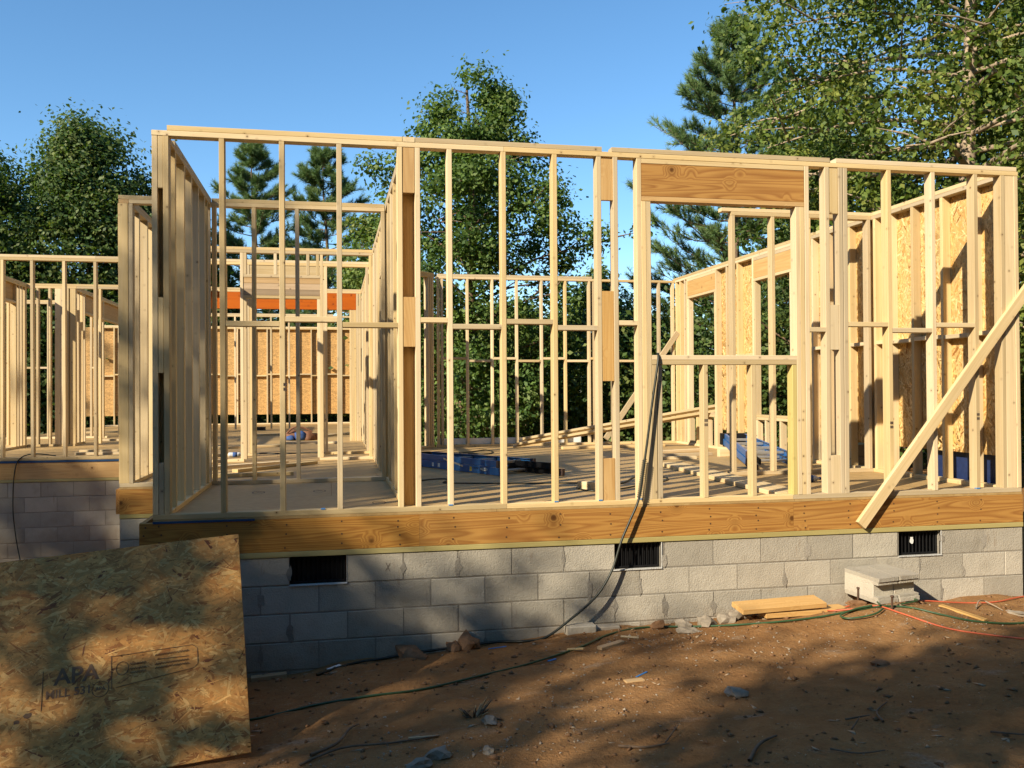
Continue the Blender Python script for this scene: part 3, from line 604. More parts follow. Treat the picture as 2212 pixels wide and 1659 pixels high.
studs_x(W17, [-5, -4.6, -4.2, -3.99, -3.95, -3.74, -3.55, -2.75, -2.35, -1.95, -1.5, -1.1], y0, y1)
for x in (-3.42, -3.33, -3.29, -3.18): lum('stud', W17, x-.044, x+.044, y0, y0+.038, .039, TB-.001, P)
W18 = wall('left wing depth wall with an orange header seen edge on', (-3.25, 12, 0))
lum('bottom_plate', W18, -3.29, -3.2, 9.93, 10.7, .0005, .038, P, 0, 0); lum('top_plate', W18, -3.29, -3.2, 9.93, 14.5, TB, TL, P, 0, 0); lum('top_plate', W18, -3.29, -3.2, 9.93, 14.5, TL+.0004, TU, P, 0, 0)
lum('header', W18, -3.285, -3.245, 10.72, 12.0, 2.38, 2.69, M['board'], 0, 0); lum('header', W18, -3.285, -3.245, 12.1, 13.6, 2.38, 2.69, M['board'], 0, 0); lum('header_plate', W18, -3.29, -3.2, 10.72, 12.0, 2.34, 2.378, P, 0, 0); lum('header_plate', W18, -3.29, -3.2, 12.1, 13.6, 2.34, 2.378, P, 0, 0)
studs_y(W18, [9.95, 10.15, 10.35, 10.55, 10.70, 12.02, 12.06, 13.63, 14, 14.4], -3.29, -3.2)
W19 = wall('left wing depth wall at the picture edge with a small header', (-3.95, 8, 0))
lum('bottom_plate', W19, -3.99, -3.9, 6.55, 9.82, .0005, .038, P, 0, 0); lum('top_plate', W19, -3.99, -3.9, 6.55, 9.82, TB, TL, P, 0, 0); lum('top_plate', W19, -3.99, -3.9, 6.55, 9.82, TL+.0004, TU, P, 0, 0)
lum('header', W19, -3.985, -3.945, 8.3, 9.3, 2.42, 2.69, M['board'], 0, 0); lum('header_plate', W19, -3.99, -3.9, 8.3, 9.3, 2.38, 2.418, P, 0, 0)
studs_y(W19, [6.7, 7.1, 7.5, 7.9, 8.28, 9.32, 9.45, 9.6, 9.75], -3.99, -3.9)
W20 = wall('deep cross wall of the left wing behind the shaded studs', (-3.5, 12.7, 0)); y0, y1 = 12.7, 12.79
lum('bottom_plate', W20, -5.2, -3.3, y0, y1, .0005, .038, P, 0, 0); lum('top_plate', W20, -5.2, -3.3, y0, y1, TB, TL, P, 0, 0); lum('top_plate', W20, -5.2, -3.3, y0, y1, TL+.0004, TU, P, 0, 0)
studs_x(W20, [-5.0, -4.6, -4.4, -4.2, -4.0, -3.8, -3.6, -3.4], y0, y1)
for i, x in enumerate((-5.0, -4.6, -4.0, -3.6)): lum('blocking', W20, x+.02, x+(.38 if i in (0,) else .18), y0, y1, 1.40, 1.438, P, 0, 0)
W21 = wall('left side wall of the back rooms with wide dim studs', (-2, 12, 0))
lum('top_plate', W21, -2.09, -2.0, 10.05, 15.2, TB, TL, P, 0, 0); lum('top_plate', W21, -2.09, -2.0, 10.05, 15.2, TL+.0004, TU, P, 0, 0); lum('bottom_plate', W21, -2.09, -2.0, 10.05, 15.2, .0005, .038, P, 0, 0)
studs_y(W21, [10.2+.406*k for k in range(12)], -2.09, -2.0)

# ------------------------------------------------------------------ loose lumber and things on the deck
def tagged_board(name, p0, p1, wid, th, mat, label, cat='board', nrm=(0, 0, 1), group=None):
    mid = (Vector(p0)+Vector(p1))/2; o = board(name, None, p0, p1, wid, th, mat, nrm); tag(o, label, cat, group); return o
tagged_board('diagonal_brace', (5.372, -.040, -.222), (7.55, .006, 2.40), .089, .038, P, 'long diagonal brace nailed across the right end of the front wall', 'brace', nrm=(0, -1, 0))
tagged_board('diagonal_brace', (5.57, 7.50, .09), (6.86, 7.535, 1.86), .089, .036, P, 'diagonal brace against the open back wall studs', 'brace', nrm=(0, -1, 0))
# bundle of long boards rising to the window sill of the right wall
for i, (dy, dz) in enumerate(((0, 0), (-.05, .04), (.03, .08), (-.02, .12))):
    a = Vector((3.95+.05*i, 7.25+dy-.10, .022+dz)); b_ = Vector((7.15, 6.15+dy, .575+dz*.95))
    tagged_board('long_board', a, b_, .089, .036, P, ['lowest', 'second lowest', 'second highest', 'topmost'][i]+' long board of the bundle sloping up to the right window', nrm=(0, 0, 1), group='boards sloping to the window')
# three boards side by side on the floor behind the window opening
for i, lab in enumerate(('left', 'middle', 'right')):
    dx = .092*(i-1); tagged_board('long_board', (4.87+dx, .14, .0215), (5.06+dx, 3.33, .0215), .089, .038, P, lab+' one of three boards lying side by side below the window opening', group='boards side by side on the deck')
floor_boards = [((5.3, 5.2, .02), (6.5, 5.6, .02), 'flat board on the deck in front of the far blue ladder'), ((4.6, 6.6, .02), (6.3, 6.75, .02), 'long flat board near the back wall bottom plate'), ((5.1, 4.6, .02), (6.2, 4.75, .02), 'flat board lying left of the far blue ladder'), ((5.2, 4.25, .02), (5.75, 4.2, .02), 'short flat offcut near the far blue ladder'),
    ((.1, 3.75, .02), (.95, 4.75, .02), 'flat board lying diagonally on the deck beyond the cross wall'), ((-.6, 3.15, .02), (.75, 3.3, .02), 'flat board just behind the cross wall bottom plate'), ((-.3, 4.2, .02), (.6, 4.9, .02), 'flat board crossing another behind the front left room'),
    ((-.9, 8.1, .02), (.4, 8.6, .02), 'board on the deck before the tool bag'), ((.3, 9.4, .02), (1.3, 9.2, .02), 'pale board lying beside the tool bag'), ((-.6, 12.2, .02), (.6, 13.4, .02), 'board lying deep in the back room'), ((.9, 11.6, .02), (1.6, 12.8, .02), 'board leaning toward the rear right wall foot'),
    ((-2.5, 7.4, .02), (-1.2, 7.3, .02), 'board on the left wing deck nearest the edge'), ((-2.6, 8.0, .02), (-1.0, 8.05, .02), 'second board on the left wing deck'), ((-3.2, 11.5, .02), (-1.2, 11.2, .02), 'dark board deep on the left wing deck')]
for a, b_, lab in floor_boards: tagged_board('loose_board', a, b_, .089, .038, P, lab, group='boards lying on the deck')
tagged_board('loose_offcut', (3.36, 1.20, .0365), (3.50, 1.05, .0365), .089, .07, P, 'short thick offcut on the deck beside the black hose', 'offcut')
tagged_board('leaning_board', (-.26, 2.05+.25, .03), (-.35, 2.26+.05, 1.34), .089, .038, PD, 'short dark board leaning behind the front left corner', nrm=(0, -1, 0))
# folding step ladders
def under(child, parent):
    child.matrix_basis = parent.matrix_basis.inverted() @ child.matrix_basis; child.parent = parent
def ladder(label, feet, top, lift, wf=.52, wt=.30, Ln=1.95, text=True):
    t = empty('step_ladder', feet, label, 'ladder'); f = Vector(feet); d = (Vector(top)-f); d.normalize(); side = d.cross(Vector((0, 0, 1))).normalized(); upv = side.cross(d).normalized()
    def pt(s, v, h): return f+d*s+side*v+upv*h
    def half(s): return (wf+(wt-wf)*s/Ln)/2
    for sg in (-1, 1):
        nm = 'rail'
        # front section rail lying below, web outside with two flanges
        for h0, h1, s0, s1, inset in ((.0, .078, 0, Ln, 0), (.084, .150, .10, Ln-.08, .012)):
            a, c = pt(s0, sg*(half(s0)-inset), (h0+h1)/2), pt(s1, sg*(half(s1)-inset), (h0+h1)/2)
            rl = board(nm, t, a, c, h1-h0, .006, M['blue'], nrm=side*sg)
            for hh in (h0+.002, h1-.002):
                a, c = pt(s0, sg*(half(s0)-inset-.014), hh), pt(s1, sg*(half(s1)-inset-.014), hh)
                under(board('flange', t, a, c, .026, .004, M['blue'], nrm=upv), rl)
        # feet
        board('foot', t, pt(-.03, sg*(half(0)-.006), .04), pt(.05, sg*(half(0)-.006), .04), .086, .03, M['rubber'], nrm=side*sg)
        board('foot', t, pt(.07, sg*(half(.1)-.018), .117), pt(.13, sg*(half(.1)-.018), .117), .074, .03, M['rubber'], nrm=side*sg)
        board('spreader', t, pt(.75, sg*(half(.75)+.006), .06), pt(1.15, sg*(half(1.15)+.006), .12), .02, .004, M['alu'], nrm=side*sg)
    sb_ = -1 if side.y < 0 else 1
    for h, off in ((.035, .05), (.10, .16)): board('rear_leg', t, pt(-.34, sb_*(half(0)-off*.4), h), pt(.45, sb_*(half(.4)-.03-off*.4), h), .06, .02, M['black'], nrm=side)  # rear legs coloured black to stand for the shadow they lie in
    board('foot', t, pt(-.38, sb_*(half(0)-.02), .035), pt(-.32, sb_*(half(0)-.02), .035), .07, .035, M['rubber'], nrm=side)
    for k in range(6):
        s = .22+.29*k; board('step', t, pt(s, -half(s)+.008, .035), pt(s, half(s)-.008, .035), .022, .075, M['alu'], nrm=d)
    for k in range(4):
        s = .3+.4*k; board('rung', t, pt(s, -half(s)+.02, .118), pt(s, half(s)-.02, .118), .018, .03, M['alu'], nrm=upv)
    board('top_cap', t, pt(Ln+.02, -half(Ln)-.03, .07), pt(Ln+.02, half(Ln)+.03, .07), .15, .10, M['black'], nrm=d)
    # labels on the rail that faces the front (side -1 or 1 is whichever has lower y)
    sg = 1 if side.y < 0 else -1
    def flat(nm, s, h, ww, hh, mat, k=1, shape='rect'):
        c = pt(s, sg*(half(s)+.0045+.0008*k), h); ax = d*(1 if sg > 0 else -1); n_ = 24
        ax = -ax if ax.dot(r2) < 0 else ax
        if shape == 'rect': V = [c-ax*ww-upv*hh, c+ax*ww-upv*hh, c+ax*ww+upv*hh, c-ax*ww+upv*hh]
        else: V = [c+ax*ww*math.cos(2*math.pi*q/n_)+upv*hh*math.sin(2*math.pi*q/n_) for q in range(n_)]
        me = bpy.data.meshes.new(nm); me.from_pydata([tuple(v-f) for v in V], [], [tuple(range(len(V)))]); return link(nm, me, mat, t), c, ax
    flat('oval_badge', .34, .052, .078, .022, M['ink'], 1, 'o'); o, c, ax = flat('oval_badge', .34, .052, .068, .016, M['white'], 2, 'o')
    text_mesh('badge_lettering', 'WERNER', .022, c+side*sg*.0006, ax, upv, M['ink'], t)
    flat('sticker', .60, .04, .018, .024, M['ylabel']); flat('sticker', 1.25, .04, .022, .022, M['white']); flat('sticker', 1.38, .04, .018, .022, M['white'])
    if text:
        V, Fq = tubes([(spline([pt(.44+.014*q, sg*(half(.45)+.006), .055+(.012 if q % 2 else -.008)) for q in range(9)], 3), .0022)], 4)
        link('scribble', fast_mesh('scribble', np.array(V)-np.array(f), Fq), M['ink'], t)
    return t
def text_mesh(name, body, size, centre, ax, ay, mat, parent, align='CENTER'):
    cu = bpy.data.curves.new(name, 'FONT'); cu.body = body; cu.size = size; cu.align_x = align; cu.align_y = 'CENTER'; cu.offset = size*.02
    tmp = bpy.data.objects.new(name+'_tmp', cu); col.objects.link(tmp); bpy.context.view_layer.update()
    me = bpy.data.meshes.new_from_object(tmp.evaluated_get(bpy.context.evaluated_depsgraph_get())); bpy.data.objects.remove(tmp); bpy.data.curves.remove(cu)
    me.materials.clear(); ax = Vector(ax).normalized(); ay = Vector(ay); ay = (ay-ax*ay.dot(ax)).normalized()
    wp = Vector(centre)-world_of(parent)
    for v in me.vertices: v.co = wp+ax*v.co.x+ay*v.co.y
    me.update(); return link(name, me, mat, parent)
ladder('blue folded step ladder lying flat on the deck behind the middle studs', (3.13, 2.62, .004), (2.22, 4.30, .004), 0)
ladder('blue folded step ladder tilted up beyond the window opening on the right', (6.02, 2.72, .02), (6.50, 4.70, .16), 1, text=False)
lum('loose_offcut', None, 6.2, 6.65, 4.45, 4.54, .001, .10, P, 0, 0); tag(bpy.data.objects['loose_offcut.001'] if 'loose_offcut.001' in bpy.data.objects else bpy.data.objects['loose_offcut'], 'offcut propping up the far end of the tilted blue ladder', 'offcut')
# hoses on the deck
def hose(name, pts, rad, mat, label, cat='hose', n=6, sub=8):
    o = tube_obj(name, spline(pts, sub), rad, mat, None, n); tag(o, label, cat); return o
hose('air_hose', [(1.95, 2.2, .007), (2.2, 2.38, .007), (2.32, 2.28, .007), (2.22, 2.0, .007), (2.5, 1.86, .007), (3.0, 1.73, .007), (3.48, 1.64, .007), (3.84, 1.5, .007), (4.15, 2.0, .007), (4.40, 2.1, .007), (4.45, 1.85, .007), (4.3, 1.57, .007), (4.0, 1.33, .007), (3.7, 1.05, .007), (3.42, .93, .007), (3.34, 1.12, .007), (3.40, 1.34, .007), (3.75, 1.48, .007)], .007, M['hose'], 'black air hose snaking across the deck behind the middle studs')
hose('air_hose', [(2.95, 6.1, .008), (3.16, 6.31, .008), (3.41, 6.66, .008), (3.47, 6.3, .008), (3.33, 5.85, .008), (3.05, 5.95, .008)], .008, M['hose'], 'black hose loop on the deck behind the blue ladder')
hose('air_hose', [(-.7, 6.9, .008), (-.2, 6.95, .008), (.12, 6.87, .008), (.6, 6.75, .008), (1.0, 6.72, .008), (1.43, 6.6, .008), (1.64, 6.75, .008)], .009, M['hose'], 'thin black line across the deck through the inner doorway')
# hose over the window sill down to the ground
hose('green_air_hose', [(3.95, 1.35, .011), (3.87, 1.1, .012), (3.80, .75, .30), (3.74, .35, .80), (3.70, .12, 1.12), (3.675, .045, 1.171), (3.655, -.02, 1.12), (3.60, -.035, .80), (3.53, -.045, .35), (3.48, -.05, .06), (3.40, -.055, -.12), (3.33, -.06, -.27), (3.262, -.07, -.46), (3.18, -.08, -.60), (3.09, -.09, -.70), (2.93, -.10, -.82), (2.72, -.11, G(2.72, -.11)+.012), (2.55, -.13, G(2.55, -.13)+.011), (2.42, -.05, G(2.42, -.05)+.011), (2.26, -.04, G(2.26, -.04)+.02), (2.0, -.04, G(2, -.04)+.03), (1.75, -.05, G(1.75, -.05)+.03), (1.5, -.06, G(1.5, -.06)+.012), (1.3, -.12, G(1.3, -.12)+.011), (1.05, -.3, G(1.05, -.3)+.011)], .010, M['hose'], 'dark hose draped over the window sill and down the block wall')
# spring strain relief part on the hose
hb = bpy.data.objects['green_air_hose']
V, Fq = tubes([([Vector((3.53, -.045, .35))+Vector((-.05, -.005, -.29))*(t_/160)+Vector((.016*math.cos(t_*.7), .016*math.sin(t_*.7), 0)) for t_ in range(0, 161)], .0035)], 4)
link('spring_guard', fast_mesh('spring', np.array(V)-np.array(hb.location), Fq), M['hose'], hb)
# green hose along the ground
def on_ground(pts, h): return [(x, y, G(x, y)+h) for x, y in pts]
hose('garden_hose', on_ground([(.2, -1.0), (.69, -1.1), (1.05, -1.08), (1.37, -1.12), (1.71, -1.04), (2.12, -.89), (2.44, -.75), (2.86, -.54), (3.15, -.27), (3.43, -.11), (3.66, -.11), (4.0, -.26), (4.4, -.40), (4.75, -.42), (5.0, -.45), (5.26, -.48), (5.45, -.56), (5.62, -.70), (5.83, -.81), (6.19, -.84), (6.8, -.80), (7.6, -.7)], .009), .008, M['green'], 'green garden hose running along the dirt in front of the blocks', sub=10)
hose('garden_hose', on_ground([(5.24, -.50), (5.30, -.36), (5.39, -.27), (5.53, -.25), (5.62, -.36), (5.57, -.47), (5.40, -.52)], .025), .0075, M['green'], 'loop of green hose lying right of the rusty stakes')
hose('garden_hose', on_ground([(5.22, -.56), (5.12, -.63), (5.0, -.64), (4.90, -.59), (4.90, -.51), (5.04, -.47), (5.18, -.48)], .025), .0075, M['green'], 'loop of green hose lying in front of the orange cord bend')
hose('extension_cord', on_ground([(7.6, .0), (6.82, -.13), (6.51, -.22), (6.3, -.22), (6.08, -.18), (5.85, -.15), (5.57, -.15), (5.32, -.12), (5.10, -.14), (4.96, -.23), (4.94, -.34), (5.08, -.43), (5.24, -.46), (5.30, -.66), (5.45, -.97), (5.6, -1.25), (5.74, -1.48), (5.9, -1.9)], .008), .006, M['orange'], 'orange extension cord doubling back across the dirt', 'cord', sub=10)
hose('power_cord', [(-2.55, 6.62, .046), (-2.75, 6.55, .075), (-2.92, 6.46, .05), (-3.0, 6.42, -.12), (-3.02, 6.40, -.6), (-2.98, 6.38, -1.0), (-2.9, 6.3, G(-2.9, 6.3)+.01)], .008, M['hose'], 'dark cord hanging over the edge of the left wing deck', 'cord')
# small things deep inside
tb = empty('tool_bag', (.56, 10.55, 0), 'brown leather tool pouch with blue cloth lying on the far deck', 'tool bag')
def blob(name, parent, loc, sx, sy, sz, mat, seed, n=2, amp=.18, flat_bottom=True, smooth=True):
    bm = bmesh.new(); bmesh.ops.create_icosphere(bm, subdivisions=n, radius=1); q = random.Random(seed); off = [q.uniform(0, 50) for _ in range(3)]
    from mathutils import noise as mn
    for v in bm.verts:
        k = 1+amp*mn.noise(Vector((v.co.x*1.7+off[0], v.co.y*1.7+off[1], v.co.z*1.7+off[2])))*2
        v.co = Vector((v.co.x*sx*k, v.co.y*sy*k, v.co.z*sz*k))
        if flat_bottom: v.co.z = max(v.co.z, -sz*.55)
    me = bpy.data.meshes.new(name); bm.to_mesh(me); bm.free()
    for p_ in me.polygons: p_.use_smooth = smooth
    return link(name, me, mat, parent, Vector(loc)-world_of(parent))
blob('pouch', tb, (.44, 10.55, .065), .17, .10, .11, M['leather'], 3, amp=.4); blob('pouch', tb, (.72, 10.5, .065), .15, .12, .11, M['leather'], 4, amp=.4); blob('cloth', tb, (.58, 10.42, .07), .10, .06, .12, M['bluecloth'], 5); blob('cloth', tb, (.40, 10.42, .04), .08, .05, .06, M['bluecloth'], 6)
tube_obj('strap', spline([(.34, 10.5, .14), (.45, 10.42, .24), (.62, 10.44, .24), (.8, 10.45, .16)], 6), .018, M['leather'], tb)
def lathe(name, parent, loc, prof, mat, n=18, axis_=None):
    V = []; Fq = []
    for r_, z in prof:
        for k in range(n): a = 2*math.pi*k/n; V.append((r_*math.cos(a), r_*math.sin(a), z))
    for i in range(len(prof)-1):
        for k in range(n): Fq.append((i*n+k, i*n+(k+1) % n, (i+1)*n+(k+1) % n, (i+1)*n+k))
    me = bpy.data.meshes.new(name); me.from_pydata(V, [], Fq+[tuple(range(n-1, -1, -1)), tuple(range((len(prof)-1)*n, len(prof)*n))]); me.update()
    for p_ in me.polygons: p_.use_smooth = len(p_.vertices) == 4
    o = link(name, me, mat, parent, Vector(loc)-world_of(parent)); return o
bk = lathe('bucket', None, (1.60, 11.0, .001), [(.075, 0), (.08, .01), (.095, .2), (.105, .2), (.105, .225), (.092, .225), (.078, .03)], M['white']); tag(bk, 'small white bucket by the sunlit far right posts', 'bucket')
for i, (x, y, rz, lab) in enumerate(((-.16, 6.30, .4, 'clear water bottle with blue band lying on the deck at left'), (5.63, 1.20, .2, 'clear water bottle with blue cap lying on the deck behind the brace'))):
    e = empty('water_bottle', (x, y, .034), lab, 'bottle'); e.rotation_euler = (R(90), 0, rz+1.2)
    lathe('body', e, world_of(e)+Vector((0, 0, -.09)), [(.02, 0), (.03, .005), (.033, .02), (.033, .13), (.028, .15), (.014, .175), (.013, .185)], M['clear']); lathe('band', e, world_of(e)+Vector((0, 0, -.03)), [(.034, 0), (.034, .06)], M['bluecloth']); lathe('cap', e, world_of(e)+Vector((0, 0, .096)), [(.015, 0), (.015, .015)], M['bluecloth'])
ng = empty('nail_gun', (-.6, 14.9, 0), 'dark nail gun standing on the deck deep in the back room', 'nail gun')
lum('body', ng, -.68, -.58, 14.85, 15.0, .10, .30, M['navy'], 0, 0, .01); lum('magazine', ng, -.62, -.36, 14.9, 14.95, .02, .10, M['black'], 0, 0, .006); lum('head', ng, -.67, -.57, 14.85, 14.99, .302, .44, M['white'], 0, 0, .01); lum('grip', ng, -.68, -.62, 14.88, 14.96, .0, .099, M['black'], 0, 0, .006)
# outside on the right: blue sheet and lumber stack
o = lum('plastic_panel', None, 7.0, 7.012, .10, 1.24, .03-.9, .288, M['navy'], 0, 0); tag(o, 'dark blue panel standing outside behind the right wall foot', 'panel')
for k in range(7):
    z = -.86+.152*k; o = lum('stacked_timber', None, 7.5, 7.95, 3.4, 5.3, z, z+.145, PD, .01, 0); tag(o, ['lowest', 'second', 'third', 'fourth', 'fifth', 'sixth', 'topmost'][k]+' layer in the lumber stack outside the right wall', 'timber', 'lumber stack outside')

# ------------------------------------------------------------------ leaning strand board in the left foreground
T_ = Vector((.625, -1.18, .065)); B_ = Vector((.75, -1.83, -.962)); down = (B_-T_).normalized(); along = Vector((-.994, -.071, -.0765)); along = (along-down*along.dot(down)).normalized(); nrm = down.cross(along).normalized()
if nrm.y > 0: nrm = -nrm
sh = empty('strand_board_sheet', tuple(B_), 'large strand board sheet leaning in the left foreground with printed stamp', 'sheet')
SH = 1.219; SW = 2.438; upd = -down
V = []
for a in (0, SW):
    for b_ in (0, SH):
        for c in (-.011, 0): V.append(B_+along*a+upd*b_+nrm*c)
me = fast_mesh('panel', np.array([tuple(v-B_) for v in V]), [(0, 1, 3, 2), (4, 6, 7, 5), (0, 4, 5, 1), (2, 3, 7, 6), (0, 2, 6, 4), (1, 5, 7, 3)], np.tile((.50, .235, .06), (8, 1))); link('panel', me, M['osb'], sh)
ex_ = tuple(along); ey_ = tuple(upd)
nn = np.cross(ex_, ey_)
if Vector(nn).dot(nrm) < 0:     # keep strands on the visible face
    O_ = B_+along*SW; ex_ = tuple(-along)
else: O_ = B_
strands('wood_strands', sh, tuple(O_+nrm*.0002), ex_, ey_, SW, SH, 22000, 29, hi=.15, cols=[(.54, .25, .06), (.59, .30, .08), (.66, .385, .125), (.46, .195, .042), (.34, .125, .025), (.20, .06, .014)])
# printed stamp: letters along the face, placed from the right edge
rgt = -along
def sp(a, b_): return B_+along*a+upd*b_+nrm*.0050
text_mesh('printed_stamp', 'APA', .115, sp(.84, .535), rgt, upd, M['faint'], sh); text_mesh('printed_stamp', 'MILL 531', .058, sp(.875, .452), rgt, upd, M['faint'], sh)
def stroke(pts, wd=.0016): return tube_obj('printed_stamp', pts, wd, M['faint'], sh, 4)
stroke([sp(.675, .61), sp(.67, .43)]); stroke([sp(1.0, .58), sp(1.0, .38)]); stroke([sp(.675, .605), sp(.27, .605), sp(.245, .585), sp(.245, .50), sp(.265, .48), sp(.65, .44)])
stroke([sp(.725+.04*math.cos(a*.3), .445+.04*math.sin(a*.3)) for a in range(22)]); text_mesh('printed_stamp', 'APA', .026, sp(.725, .447), rgt, upd, M['faint'], sh)
stroke([sp(.62+.030*math.cos(a*.3), .535+.035*math.sin(a*.3)) for a in range(22)]); stroke([sp(.45, .555), sp(.29, .548)], .002)
for dz in (.55, .525, .505): stroke([sp(.55+.006*q, dz+(.005 if q % 2 else -.005)) for q in range(-8, 6)], .002)
for dz in (.578, .53, .51): stroke([sp(.38+.0065*q, dz+(.005 if q % 2 else -.005)) for q in range(-14, 13)], .002)
for a, b_, s in ((1.06, .37, .022), (1.11, .345, .02), (1.25, .84, .018)):
    V = [sp(a+s*rnd.uniform(.6, 1.1)*math.cos(q*math.pi/4), b_+s*.7*rnd.uniform(.6, 1.1)*math.sin(q*math.pi/4)) for q in range(8)]
    me = bpy.data.meshes.new('ink_blot'); me.from_pydata([tuple(v-B_) for v in V], [], [tuple(range(8))]); link('ink_blot', me, M['faint'], sh)
# unseen stack of panels, inferred and added to cast the diagonal block wall shadow
st = empty('panel_stack', (-.75, -.62, G(-.5, -.6)), 'low stack of strand board panels hidden behind the leaning sheet', 'panel stack')
e1 = Vector((-.93, -.36, 0)); e2 = Vector((-.62, .79, 0)); z_ = G(.4, -.5)-.12; c0 = Vector((.47, -.60, 0)); kk = 0
while z_ < -.375:
    hgt = .052; V = [c0, c0+e1*1.7, c0+e1*1.7+e2*.44, c0+e2*.44]
    me = fast_mesh('panel', np.array([(v.x, v.y, z_+h) for h in (0, hgt-.004) for v in V])-np.array(st.location), [(0, 1, 2, 3), (4, 7, 6, 5), (0, 4, 5, 1), (1, 5, 6, 2), (2, 6, 7, 3), (3, 7, 4, 0)], np.tile(OC, (8, 1))); link('panel', me, M['osb'], st); z_ += hgt

# ------------------------------------------------------------------ things lying on the dirt
# planks against the wall
pz = G(4.6, -.15)
tagged_board('loose_plank', (4.22, -.19, pz+.094), (4.93, -.165, pz+.106), .19, .038, M['board'], 'orange plank lying on top by the block wall', 'plank', nrm=(.0, -.12, 1))
tagged_board('loose_plank', (4.42, -.20, pz+.040), (5.12, -.19, pz+.044), .15, .036, M['board'], 'orange plank half buried under another by the block wall', 'plank', nrm=(0, 0, 1))
o = blob('rubble_stone', None, (4.24, -.15, pz+.03), .07, .06, .045, M['rock'], 40, 2, .3, smooth=False); tag(o, 'pale rock propping the left end of the orange planks', 'stone')
# pair of loose concrete blocks
bp = empty('loose_blocks', (5.45, -.2, G(5.45, -.2)), 'pair of loose concrete blocks stacked tilted against the wall', 'concrete blocks')
dx_ = Vector((.99, .13, .02)).normalized(); dy_ = Vector((-.29, .957, .03)); dz_ = dx_.cross(dy_).normalized(); dy_ = dz_.cross(dx_).normalized()
def bbox(name, parent, c, sx, sy, sz, mat, ch=.006):
    o = obj_with(name, box_mesh(sx, sy, sz, ch), mat, parent); o.matrix_basis = Matrix.Translation(Vector(c)-world_of(parent)) @ Matrix((dx_, dy_, dz_)).transposed().to_4x4(); return o
bc = Vector((5.45, -.20, G(5.45, -.3)+.125))
for k, off in enumerate((-.102, .102)):
    c = bc+dx_*off
    bbox('block', bp, c+dz_*.085, .198, .39, .03, M['block']); bbox('block', bp, c-dz_*.085, .198, .39, .03, M['block']); bbox('block', bp, c+dy_*.03, .197, .33, .139, M['block'])
    bbox('flange', bp, c+dz_*.056-dy_*.155, .196, .06, .025, M['block']); bbox('flange', bp, c-dz_*.060-dy_*.155, .196, .06, .02, M['block'])
# blocks and rubble at the foot of the wall
def rock(loc, s, label, mat='rock', seed=0, amp=.3):
    x, y = loc; o = blob('stone', None, (x, y, G(x, y)+s[2]*.35), *s, M[mat], seed, 2, amp, smooth=False); o.rotation_euler = (0, 0, rnd.uniform(0, 6)); tag(o, label, 'stone', 'stones on the dirt'); return o
rock((3.41, -1.87), (.065, .05, .035), 'flat pale grey stone alone on the shaded dirt right of centre', seed=1)
rock((1.66, -2.30), (.07, .045, .035), 'pale stone at the bottom edge of the picture left of centre', seed=2)
rock((1.90, -2.32), (.035, .028, .025), 'small pale stone right of the larger one at the bottom edge', seed=3)
rock((1.56, -2.40), (.06, .04, .03), 'dirty stone at the very bottom left of the dirt', seed=4)
rock((1.72, -.13), (.20, .075, .055), 'long dark rubble slab under the black hose by the blocks', 'clod', 5)
rock((2.14, -.12), (.16, .08, .085), 'jagged rubble lump where the black hose peaks', 'clod', 6)
rock((2.02, -.16), (.08, .06, .05), 'small brown clod left of the jagged rubble lump', 'clod', 16)
rock((1.99, -1.86), (.055, .035, .03), 'dark stone below the broken root stump', seed=8)
rock((3.98, -.14), (.12, .07, .05), 'broken mortar lump at the foot of the wall left of the planks', seed=9)
rock((3.80, -.13), (.10, .06, .04), 'second mortar lump left of the planks', seed=10)
rock((3.60, -.12), (.07, .05, .045), 'brown clod by the green hose at the wall', 'clod', 11)
rock((3.76, -.33), (.09, .05, .025), 'flat grey stone just in front of the green hose', seed=12)
rock((4.13, -.16), (.08, .06, .05), 'pale lump touching the lower left of the planks', seed=13)
rock((5.18, -.28), (.08, .06, .04), 'tan stone between the rusty stakes', 'clod', 14)
rock((6.35, -.62), (.10, .04, .02), 'flat pale stone at the right by the twigs', seed=15)
rock((4.5, -1.6), (.07, .05, .02), 'low brown stone in the right foreground dirt', 'clod', 17)
rock((5.70, -.12), (.05, .04, .04), 'small tan stone leaning on the loose blocks corner', 'clod', 18)
o = lum('block_piece', None, 2.88, 3.10, -.14, -.03, G(3.0, -.1)-.02, G(3.0, -.1)+.055, M['block'], 0, 0, .006); tag(o, 'grey flat piece of block lying at the wall under the hanging hose', 'block piece')
o = lum('block_piece', None, 3.11, 3.30, -.10, -.02, G(3.2, -.06)-.02, G(3.2, -.06)+.03, M['block'], 0, 0, .006); tag(o, 'thin grey block piece right of the larger one at the wall', 'block piece')
def scrap(name, x, y, L_, w_, t_, rz, mat, label, cat='wood scrap', tilt=.0):
    d = Vector((math.cos(rz), math.sin(rz), 0)); a = Vector((x, y, 0))-d*L_/2; c = Vector((x, y, 0))+d*L_/2
    a.z = G(a.x, a.y)+t_*.5+.002; c.z = G(c.x, c.y)+t_*.5+.002+tilt; o = board(name, None, a, c, w_, t_, mat, nrm=(0, 0, 1)); tag(o, label, cat); return o
scrap('wood_scrap', .72, -.10, .24, .06, .03, .1, M['pine_dark'], 'short pale board end sticking out by the leaning sheet')
scrap('wood_scrap', 1.17, -.16, .10, .04, .006, .5, M['white'], 'small white paper scrap at the shaded wall foot', 'scrap')
scrap('wood_scrap', 3.08, -.57, .22, .05, .02, .45, M['pine_dark'], 'brown flat offcut on the dirt below the green hose')
scrap('wood_scrap', 2.81, -.62, .14, .022, .012, -.9, P, 'small pale stake lying across the green hose', tilt=.03)
scrap('wood_scrap', 3.29, -.36, .13, .022, .010, -.45, P, 'short pale stick near the green hose bend')
